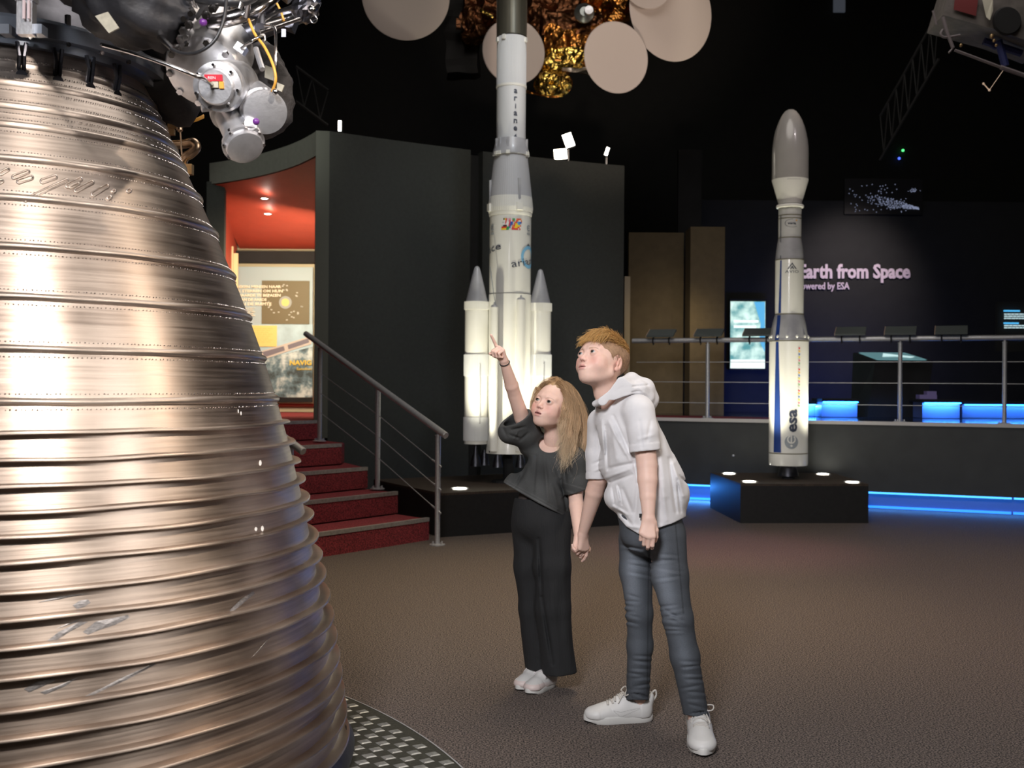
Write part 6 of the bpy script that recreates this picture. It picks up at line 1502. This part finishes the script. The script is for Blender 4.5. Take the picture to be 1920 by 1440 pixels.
for gI in range(ng):
    side = 1 if rng.random() < .60 else -1
    th = rng.uniform(0.03, 1.0)        # angle from the parting over the top
    fy = rng.uniform(-.70, 1.0)        # front to back
    lat = th * 1.30 * side
    y0 = fy; rr = math.sqrt(max(0, 1 - y0 * y0 * .92)); loc = Vector((math.sin(lat) * rr * .075, .018 + y0 * .092, .034 + math.cos(lat) * rr * .083))
    if loc.y < -.035 and loc.z < .045: continue
    p = MG @ (loc * gs); pad = rng.uniform(.002, .012) if side > 0 else rng.uniform(.008, .026); L_ = rng.uniform(.32, .45) * (1.0 if side > 0 else .56); n = 32; step = L_ / n
    vel = (MG.to_3x3() @ Vector((side * .9, .25 + .3 * max(0, -fy), -.15))).normalized(); pts = [p]; ph = rng.uniform(0, 6.28); wa = rng.uniform(.12, .42)
    grav = Vector((.0, .05, -1)) if side > 0 and fy > -.15 else (Vector((-.10, -.16, -1)) if side > 0 else Vector((.03, -.06, -1)))
    if side > 0 and fy < -.15: L_ = rng.uniform(.27, .35)
    step = L_ / n
    out = (MG.to_3x3() @ Vector((side, .15, 0)))
    for i in range(n):
        t = i / n; vel = (vel * .78 + grav * .24 + out * (.02 if t < .35 else -.03)).normalized(); wv = Vector((math.sin(ph + t * 11), .6 * math.cos(ph + t * 9), 0)) * wa * t
        p = p + (vel + wv) * step; p = head_push(p, pad, gs, MG, MGi)
        for sx_ in (-1, 1): p = head_push(p, 0, gs, MG, MGi, (sx_ * .066, .004, -.010), (.030, .046, .046))
        q_ = MGi @ p
        if q_.y / gs < -.03 and abs(q_.x) / gs < .056 and -.11 < q_.z / gs < .035:      # keep the face clear
            q_.x = math.copysign((.056 + pad * .4) * gs, q_.x if abs(q_.x) > .01 else side); p = MG @ q_
        for cc, rr2 in ((P(1032, 880, 4.655), .098), (P(1076, 868, 4.56), .062), (P(1037, 835, 4.64), .045)):
            dv = p - cc
            if dv.length < rr2: p = cc + dv.normalized() * rr2
        pts.append(p.copy())
    g_ = np.array([tuple(q) for q in pts]); light = rng.uniform(.78, 1.18); tl = np.linspace(0, 1, len(g_))
    wdir = rng.normal(size=3) * np.array((1, 1, .15)); wdir /= np.linalg.norm(wdir); g_ = g_ + wdir * (np.sin(tl * rng.uniform(13, 19) + rng.uniform(0, 6)) * .0120 * np.clip(tl * 1.6 - .25, 0, 1))[:, None]
    for k in range(24):
        o = rng.normal(size=3) * .0062; sp = np.linspace(.6, 1.5, len(g_)) * (1 - .55 * np.linspace(0, 1, len(g_)) ** 3); tt = np.linspace(0, 1, len(g_)); fr = rng.normal(size=3) * (.006 if rng.random() < .93 else .024)
        w2 = np.stack([np.sin(tt * rng.uniform(3, 8) + rng.uniform(0, 6)) for _ in range(3)], 1) * .0022 * tt[:, None]; pth = g_ + o * sp[:, None] + w2 + fr * (tt ** 2)[:, None]
        m_ = int(len(pth) * rng.uniform(.82, 1)); paths.append(pth[:m_]); rads.append(rng.uniform(.00038, .00066)); cols_.append(clr(tt, light * rng.uniform(.85, 1.15))[:m_])
v, f, c_ = strands(paths, rads, cols_); hr = obj('hair', (v, f), m_hair, girl, True, colors=c_)
H_ = Field((-.10, -.09, -.22), (.11, .14, .13), .003, MG)
H_.ell(np.array((0, .024, .038)) * gs, np.array((.078, .096, .085)) * gs, .01); H_.ell((0.01, .050, -.03), (.062, .05, .08), .03); H_.cut((0, 0, -.058), (0, 0, -1))

for sd in (-1, 1): H_.ell((sd * .068, .020, -.030), (.020, .036, .070), .02)
H_.ell((0, -.085, -.035), (.055, .060, .098), .012, 'sub'); H_.ell((0, -.05, -.13), (.05, .10, .10), .02, 'sub')
X3, Y3, Z3 = H_.grid(); H_.D += .0012 * np.sin(260 * X3 + 40 * Y3)
v, f = H_.mesh(1); obj('hair_mass', (v, f), mat('hair_underlayer', (.42, .26, .13), .6, var=.3, vscale=60, stretch=(1, 1, .15)), hr, True)

# =================================================================== the boy
bfoot = G(1240, 1375)
boy = thing('person', (bfoot.x, bfoot.y, 0), 'taller child with short blond hair, white hooded shirt and grey jeans, leaning forward', 'person')
MB_ = headM(1128, 680, 4.05, 49, 22, -7)
hb_, eb_ = make_head(MB_, 1.0, [P(1137, 735, 4.06), P(1152, 768, 4.07)], .041, True, (-.10, -1, .16), boy)
parts = [hb_]
bs1 = P(1202, 772, 3.95); be1 = P(1213, 872, 3.92); bw1 = P(1216, 972, 3.87)
lo_, hi_ = bbox([bs1, be1, bw1, P(1190, 1040, 3.85), P(1240, 1040, 3.85)], .055); A = Field(lo_, hi_, .0017)
A.path([bs1, be1], [.044, .036], .0045); A.path([be1, be1 + (bw1 - be1) * .28, be1 + (bw1 - be1) * .6, bw1], [.036, .0345, .0280, .0205], .0045)
hand(A, bw1 + Vector((0, 0, .004)), (P(1213, 1008, 3.85) - bw1), Vector((.10, .97, .10)), Vector((.9, -.3, 0)), .92, [(28, 48, 30), (34, 52, 34), (38, 54, 36), (42, 56, 38)], [(.86, .42, .25), (.80, .10, .55), (.7, -.1, .6)])
v, f = A.mesh(1); parts.append((v, f, skincol(v, 14)))
bs2 = P(1128, 790, 4.17); be2 = P(1122, 896, 4.20); bw2 = P(1093, 1000, 4.29)
lo_, hi_ = bbox([bs2, be2, bw2, P(1070, 1070, 4.32), P(1115, 1060, 4.25)], .05); B_ = Field(lo_, hi_, .0017)
B_.path([bs2, be2], [.042, .036], .0045); B_.path([be2, be2 + (bw2 - be2) * .25, bw2], [.035, .034, .0195], .0045)
hand(B_, bw2, (P(1094, 1040, 4.30) - bw2), Vector((-.62, .75, 0)), Vector((.75, .5, 0)), .88, [(12, 22, 16), (44, 60, 34), (50, 62, 36), (54, 64, 36)], [(.80, .30, .45), (.9, -.1, .35), (.9, -.2, .3)])
v, f = B_.mesh(1); parts.append((v, f, skincol(v, 16)))
T_ = Field(*bbox([P(1100, 740, 4.07), P(1340, 1390, 4.05)], .12), .006)
T_.path([P(1154, 772, 4.07), P(1178, 815, 4.06), P(1212, 900, 4.06), P(1225, 985, 4.07)], [.05, .08, .085, .08], .03)
T_.cone(P(1160, 776, 4.06), bs1, .036, .040, .02); T_.cone(P(1160, 780, 4.06), bs2, .036, .040, .02)
T_.path([P(1195, 1005, 4.13), P(1198, 1150, 4.12), P(1199, 1322, 4.195)], [.050, .033, .0245], .02); T_.path([P(1250, 1005, 4.02), P(1270, 1165, 3.98), P(1306, 1352, 4.0)], [.054, .036, .028], .02)
v, f = T_.mesh(1); parts.append((v, f, skincol(v, 18)))
v, f, c_ = joinc(parts); obj('body', (v, f), m_skin, boy, True, colors=c_)
for vv, ff, cl in eb_: obj('eye', (vv, ff), m_eye, boy, True, colors=cl)
# jeans
J = Field(*bbox([P(1150, 960, 4.07), P(1345, 1350, 4.0)], .07, .17), .0036)
J.path([P(1215, 960, 4.07), P(1222, 985, 4.07)], [.112, .112], .03); J.ell(P(1224, 1000, 4.07), (.118, .10, .075), .02)
J.path([P(1193, 1010, 4.14), P(1193, 1070, 4.13), P(1199, 1150, 4.12), P(1200, 1210, 4.14), P(1195, 1312, 4.18)], [.066, .060, .047, .046, .0425], .02)
J.path([P(1250, 1010, 4.02), P(1256, 1080, 4.00), P(1271, 1160, 3.975), P(1284, 1230, 3.98), P(1306, 1344, 4.0)], [.070, .064, .052, .050, .044], .02)
cr_ = []
rj = np.random.default_rng(4)
for (xa, ya, xb, yb, hw, n) in [(1174, 1120, 1176, 1170, 24, 5), (1196, 1225, 1195, 1310, 24, 8), (1250, 1130, 1266, 1190, 28, 6), (1290, 1235, 1306, 1340, 24, 9), (1190, 1020, 1196, 1090, 30, 4), (1238, 1030, 1246, 1090, 34, 4)]:
    for k in range(n):
        t = (k + rj.uniform(.2, .8)) / n; x = xa + (xb - xa) * t; y = ya + (yb - ya) * t; sl = rj.uniform(-6, 9); off = rj.uniform(-.4, .4) * hw
        cr_.append((x + off - hw * .7, y - sl * .5, x + off + hw * .7, y + sl * .5, rj.uniform(1.8, 3), -rj.uniform(.003, .0055))); cr_.append((x + off - hw * .6, y - sl * .5 + 5, x + off + hw * .6, y + sl * .5 + 5, 3, .003))
cr_ += [(1216, 1015, 1222, 1060, 2.5, -.006), (1246, 1142, 1280, 1165, 2.5, -.006), (1250, 1152, 1290, 1172, 3, .004), (1246, 1000, 1200, 1030, 4, -.004), (1178, 1115, 1200, 1122, 2.5, -.005)]
J.creases(cr_); J.cut(P(1222, 962, 4.07), (0, 0, 1))
px, py = J.pix(); X3, Y3, Z3 = J.grid(); J = garment((J, np.where(px < 1245, (py - 1313) / F * 4.17, (py - 1344 - (px - 1306) * .15) / F * 4.0)), [], .006, .03)
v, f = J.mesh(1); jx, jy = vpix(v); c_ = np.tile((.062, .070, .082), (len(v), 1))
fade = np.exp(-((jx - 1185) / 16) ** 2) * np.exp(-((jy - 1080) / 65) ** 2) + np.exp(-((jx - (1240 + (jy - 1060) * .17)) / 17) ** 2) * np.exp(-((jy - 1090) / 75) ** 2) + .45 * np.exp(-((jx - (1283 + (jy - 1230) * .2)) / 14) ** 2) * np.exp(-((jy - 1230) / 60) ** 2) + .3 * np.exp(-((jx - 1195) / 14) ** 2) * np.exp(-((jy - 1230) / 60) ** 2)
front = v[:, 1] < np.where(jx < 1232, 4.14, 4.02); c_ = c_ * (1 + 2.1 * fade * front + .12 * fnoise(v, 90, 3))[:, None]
seam = np.exp(-((jx - (1268 + (jy - 1000) * .09)) / 1.3) ** 2) * (jy < 1150) + np.exp(-((jx - (1216 - (jy - 1060) * .01)) / 1.2) ** 2) * (jy > 1040) * (jx < 1230)
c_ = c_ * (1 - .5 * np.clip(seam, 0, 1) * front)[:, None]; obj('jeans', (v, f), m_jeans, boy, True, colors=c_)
# white hooded shirt
S_ = Field(*bbox([P(1100, 735, 4.07), P(1295, 1010, 4.05)], .06, .22), .0033)
R1 = twin(S_); R2 = twin(S_)
S_.path([P(1157, 768, 4.07), P(1176, 805, 4.06), P(1198, 860, 4.06), P(1216, 910, 4.06), P(1224, 985, 4.06)], [.078, .105, .118, .126, .120], .03)
S_.ell(P(1156, 932, 4.06), (.046, .07, .050), .03); S_.ell(P(1266, 928, 4.06), (.050, .08, .05), .03); S_.ell(P(1142, 870, 4.10), (.036, .06, .05), .04)
S_.cone(P(1165, 766, 4.06), P(1196, 768, 3.97), .056, .054, .03); S_.cone(P(1160, 775, 4.06), P(1130, 792, 4.16), .055, .052, .03)
R1.path([P(1198, 774, 3.955), P(1206, 810, 3.93), P(1209, 880, 3.915)], [.058, .052, .051], .012)
R2.path([P(1128, 792, 4.17), P(1120, 850, 4.19), P(1119, 930, 4.20)], [.052, .043, .041], .012)
X3, Y3, Z3 = S_.grid(); nz_ = .0022 * gnoise(X3, Y3, Z3, 28, 3); px, py = S_.pix()
hemy = np.interp(px, [1100, 1158, 1175, 1200, 1232, 1262, 1280, 1300], [962, 968, 988, 1003, 991, 981, 972, 960])
CR = [(1183, 800, 1186, 850, 2.5, -.010), (1186, 850, 1196, 905, 3.0, -.010), (1150, 780, 1182, 850, 3.0, -.010), (1141, 790, 1172, 850, 3.0, .008), (1135, 800, 1140, 880, 3.5, -.010), (1128, 790, 1133, 850, 3, .006), (1148, 800, 1156, 860, 5, .008), (1165, 830, 1182, 865, 3, .007),
      (1145, 878, 1190, 868, 4, -.010), (1138, 895, 1178, 880, 4, .010), (1145, 905, 1185, 890, 3, -.008), (1148, 915, 1152, 945, 2, -.006), (1155, 912, 1162, 940, 2, .005), (1160, 912, 1166, 945, 2, -.006), (1168, 918, 1185, 960, 4, -.008), (1158, 955, 1185, 985, 3, -.008), (1150, 950, 1175, 965, 3, .008),
      (1170, 985, 1200, 990, 3, .007), (1196, 905, 1190, 980, 4, -.008), (1236, 830, 1248, 930, 6, .008), (1246, 800, 1262, 860, 4, -.008), (1255, 860, 1268, 960, 3.5, -.011), (1262, 870, 1282, 930, 3.5, .009), (1270, 900, 1276, 960, 3, -.008), (1228, 880, 1238, 980, 5, -.007), (1240, 900, 1250, 975, 4, .006),
      (1275, 893, 1286, 905, 2.5, -.008), (1160, 745, 1150, 760, 3, -.006), (1185, 765, 1190, 800, 4, .005), (1220, 790, 1214, 825, 3, -.005), (1200, 790, 1204, 838, 3, -.004), (1112, 870, 1130, 862, 2.5, -.004), (1110, 885, 1128, 878, 2.5, .004), (1196, 824, 1226, 815, 3, .004), (1120, 800, 1118, 860, 3, -.004)]
c1_ = (py - (846 - (px - 1208) * .10)) / F * 3.93; c2_ = (py - 899) / F * 4.2
for q_ in (S_, R1, R2): q_.D = q_.D + nz_
S_.creases(CR)
for q_, c_ in ((R1, c1_), (R2, c2_)): q_.creases([k for k in CR if k[0] > 1195 or k[0] < 1125]); q_.D = q_.D - .0016 * (np.exp(-((c_ + .028) / .0022) ** 2) * -1) - .0012 * (c_ > -.028)
S_ = garment((S_, (py - hemy) / F * 4.06 + 0 * S_.D), [(R1, c1_), (R2, c2_)], .009, .035, .014)
S_.ell(P(1135, 742, 4.05), (.048, .070, .055), .004, 'sub'); S_.cone(P(1125, 735, 4.04), P(1132, 770, 3.98), .040, .014, .004, 'sub')
v, f = S_.mesh(1)
obj('hooded_shirt', (v, f), m_white_cloth, boy, True)
# hood: soft rolled layers lying on neck and back
Hd = Field(*bbox([P(1100, 695, 4.08), P(1240, 785, 4.05)], .10), .0030)
def hp(x, y, d): return P(x, y, d)
Hd.path([hp(1116, 757, 3.99), hp(1130, 752, 3.955), hp(1148, 735, 3.94), hp(1166, 718, 3.96), hp(1184, 712, 4.02), hp(1182, 712, 4.10), hp(1165, 722, 4.15), hp(1140, 742, 4.13), hp(1120, 755, 4.06), hp(1116, 757, 3.99)], [.010, .013, .016, .019, .024, .024, .019, .014, .011, .010], .008)
Hd.path([hp(1186, 718, 4.02), hp(1206, 730, 4.03), hp(1216, 748, 4.05), hp(1216, 765, 4.07)], [.030, .038, .034, .022], .02)
Hd.path([hp(1150, 742, 3.95), hp(1175, 728, 3.965), hp(1200, 728, 3.99), hp(1215, 745, 4.01), hp(1220, 758, 4.04)], [.016, .022, .024, .020, .014], .012)
Hd.path([hp(1165, 735, 4.13), hp(1195, 732, 4.13), hp(1214, 752, 4.11)], [.022, .026, .020], .012)
X3, Y3, Z3 = Hd.grid(); Hd.D += .0015 * gnoise(X3, Y3, Z3, 45, 4)
Hd.creases([(1158, 728, 1215, 722, 1.8, -.006), (1170, 736, 1205, 733, 1.8, -.005), (1150, 738, 1172, 722, 1.5, -.004), (1195, 726, 1216, 742, 2, .004), (1185, 740, 1215, 756, 2, -.004)])
v, f = Hd.mesh(1); obj('hood', (v, f), m_white_cloth, boy, True)
pk_ = Field(*bbox([P(1116, 757, 3.985)], .03), .002)
obj('drawstring_tag', box(P(1203, 967, 3.93), (.016, .004, .014)), m_black, boy)
# shoes
shoe(boy, G(1094, 1354), G(1224, 1350), .098, 'boy', 1.0); shoe(boy, G(1319, 1422), G(1307, 1362), .104, 'boy', 1.0)
obj('sock', join(cyl(P(1198, 1319, 4.195), P(1200, 1340, 4.20), .0285, .0270), cyl(P(1306, 1335, 4.0), P(1308, 1365, 4.0), .030, .028)), m_sock, boy, True)
# short hair
MBi = MB_.inverted(); rng = np.random.default_rng(12); paths = []; rads = []; cols_ = []
def scalp(lat, lon, pad=0.0):      # lat from crown (0) down, lon around (0 = front)
    r = (.073 + pad, .092 + pad, .080 + pad); return Vector((math.sin(lat) * math.sin(lon) * r[0], .018 - math.sin(lat) * math.cos(lon) * r[1], .034 + math.cos(lat) * r[2]))
for k in range(5200):
    lat = math.acos(1 - rng.uniform(0, 1.34)) ; lon = rng.uniform(-pi, pi); q = scalp(lat, lon)
    fr = q.y < -.035
    if q.z < .046 and q.y < -.036 + (.046 - q.z) * .32: continue                   # face and temples
    if (q.z < -.018 and abs(q.x) > .050 and q.y < .030) or (q.z < .010 and q.y > -.002 and q.y < .028): continue        # around the ear
    if q.z < -.045: continue
    top = smooth01(np.array([q.z]), .050, .075)[0]; L_ = .012 + .044 * top * rng.uniform(.8, 1.15) + .016 * (q.y < -.01) * top; n = 9
    flow = Vector((.25 * rng.normal() + (.25), -1.0, -.10)) if top > .3 else Vector((0, .25, -1)); flow = (flow + Vector(rng.normal(size=3) * .11)).normalized()
    p = q + (q - Vector((0, .018, .034))).normalized() * .001; pts = []; pad = .0022 + .008 * top * rng.uniform(.2, 1.2)
    if top > .3: L_ *= (1.0 if q.y > -.05 else .75)
    for i in range(n):
        t = i / (n - 1); pts.append(MB_ @ p); lift = .18 if (i < 1 and top > .3) else (-.12 if top > .3 and i > 2 else 0)
        if top > .3 and p.y < -.045: flow = (flow + Vector((-.04, .02, -.16))).normalized()
        p = p + (flow + (p - Vector((0, .018, .034))).normalized() * lift).normalized() * (L_ / (n - 1))
        a = Vector((p.x / (.073 + pad * .6), (p.y - .018) / (.092 + pad * .6), (p.z - .034) / (.080 + pad)))
        if a.length < 1: a.normalize(); p = Vector((a.x * (.073 + pad * .6), .018 + a.y * (.092 + pad * .6), .034 + a.z * (.080 + pad)))
        a = Vector((p.x / (.068 + pad), (p.y + .020) / (.068 + pad), (p.z - .020) / (.068 + pad)))
        if a.length < 1: a.normalize(); p = Vector((a.x * (.068 + pad), -.020 + a.y * (.068 + pad), .020 + a.z * (.068 + pad)))
    paths.append(np.array([tuple(x) for x in pts])); rads.append(rng.uniform(.0006, .0010) if top > .2 else rng.uniform(.0004, .0006))
    tt = np.linspace(0, 1, n); light = rng.uniform(.72, 1.25); base = np.array((.42, .20, .060)) if top > .3 else np.array((.34, .20, .115)); tipc = np.array((.80, .52, .20)) if top > .3 else np.array((.42, .27, .16))
    cols_.append((base + (tipc - base) * (tt[:, None] ** 1.3)) * light)
v, f, c_ = strands(paths, rads, cols_); hr = obj('hair', (v, f), m_hair, boy, True, colors=c_)
H_ = Field((-.09, -.11, -.07), (.09, .125, .135), .0022, MB_)
H_.ell((0, .020, .036), (.0745, .0925, .080), .01); H_.ell((0, -.012, .062), (.058, .070, .052), .02); H_.ell((0, -.018, .020), (.0675, .066, .067), .02)
H_.ell((0, -.108, .004), (.068, .062, .060), .010, 'sub'); H_.cut((0, 0, -.040), (0, -.3, -1))
for sd in (-1, 1): H_.ell((sd * .072, -.052, -.016), (.034, .032, .036), .008, 'sub'); H_.ell((sd * .070, -.012, -.052), (.03, .034, .034), .006, 'sub')
for sd in (-1, 1): H_.ell((sd * .075, .008, -.018), (.020, .026, .040), .006, 'sub'); H_.ell((sd * .078, -.068, .010), (.020, .030, .028), .008, 'sub')
X3, Y3, Z3 = H_.grid(); H_.D += .0012 * np.sin(320 * X3 + 60 * np.sin(30 * Y3)) * (Z3 > .05)
v, f = H_.mesh(1); lv = H_.vl; tp2 = smooth01(lv[:, 2], .045, .075)[:, None]; obj('hair_mass', (v, f), mat('short_hair', (.4, .25, .12), .6, vcol=True, var=.25, vscale=120), hr, True, colors=np.array((.36, .22, .13)) * (1 - tp2) + np.array((.42, .22, .075)) * tp2)
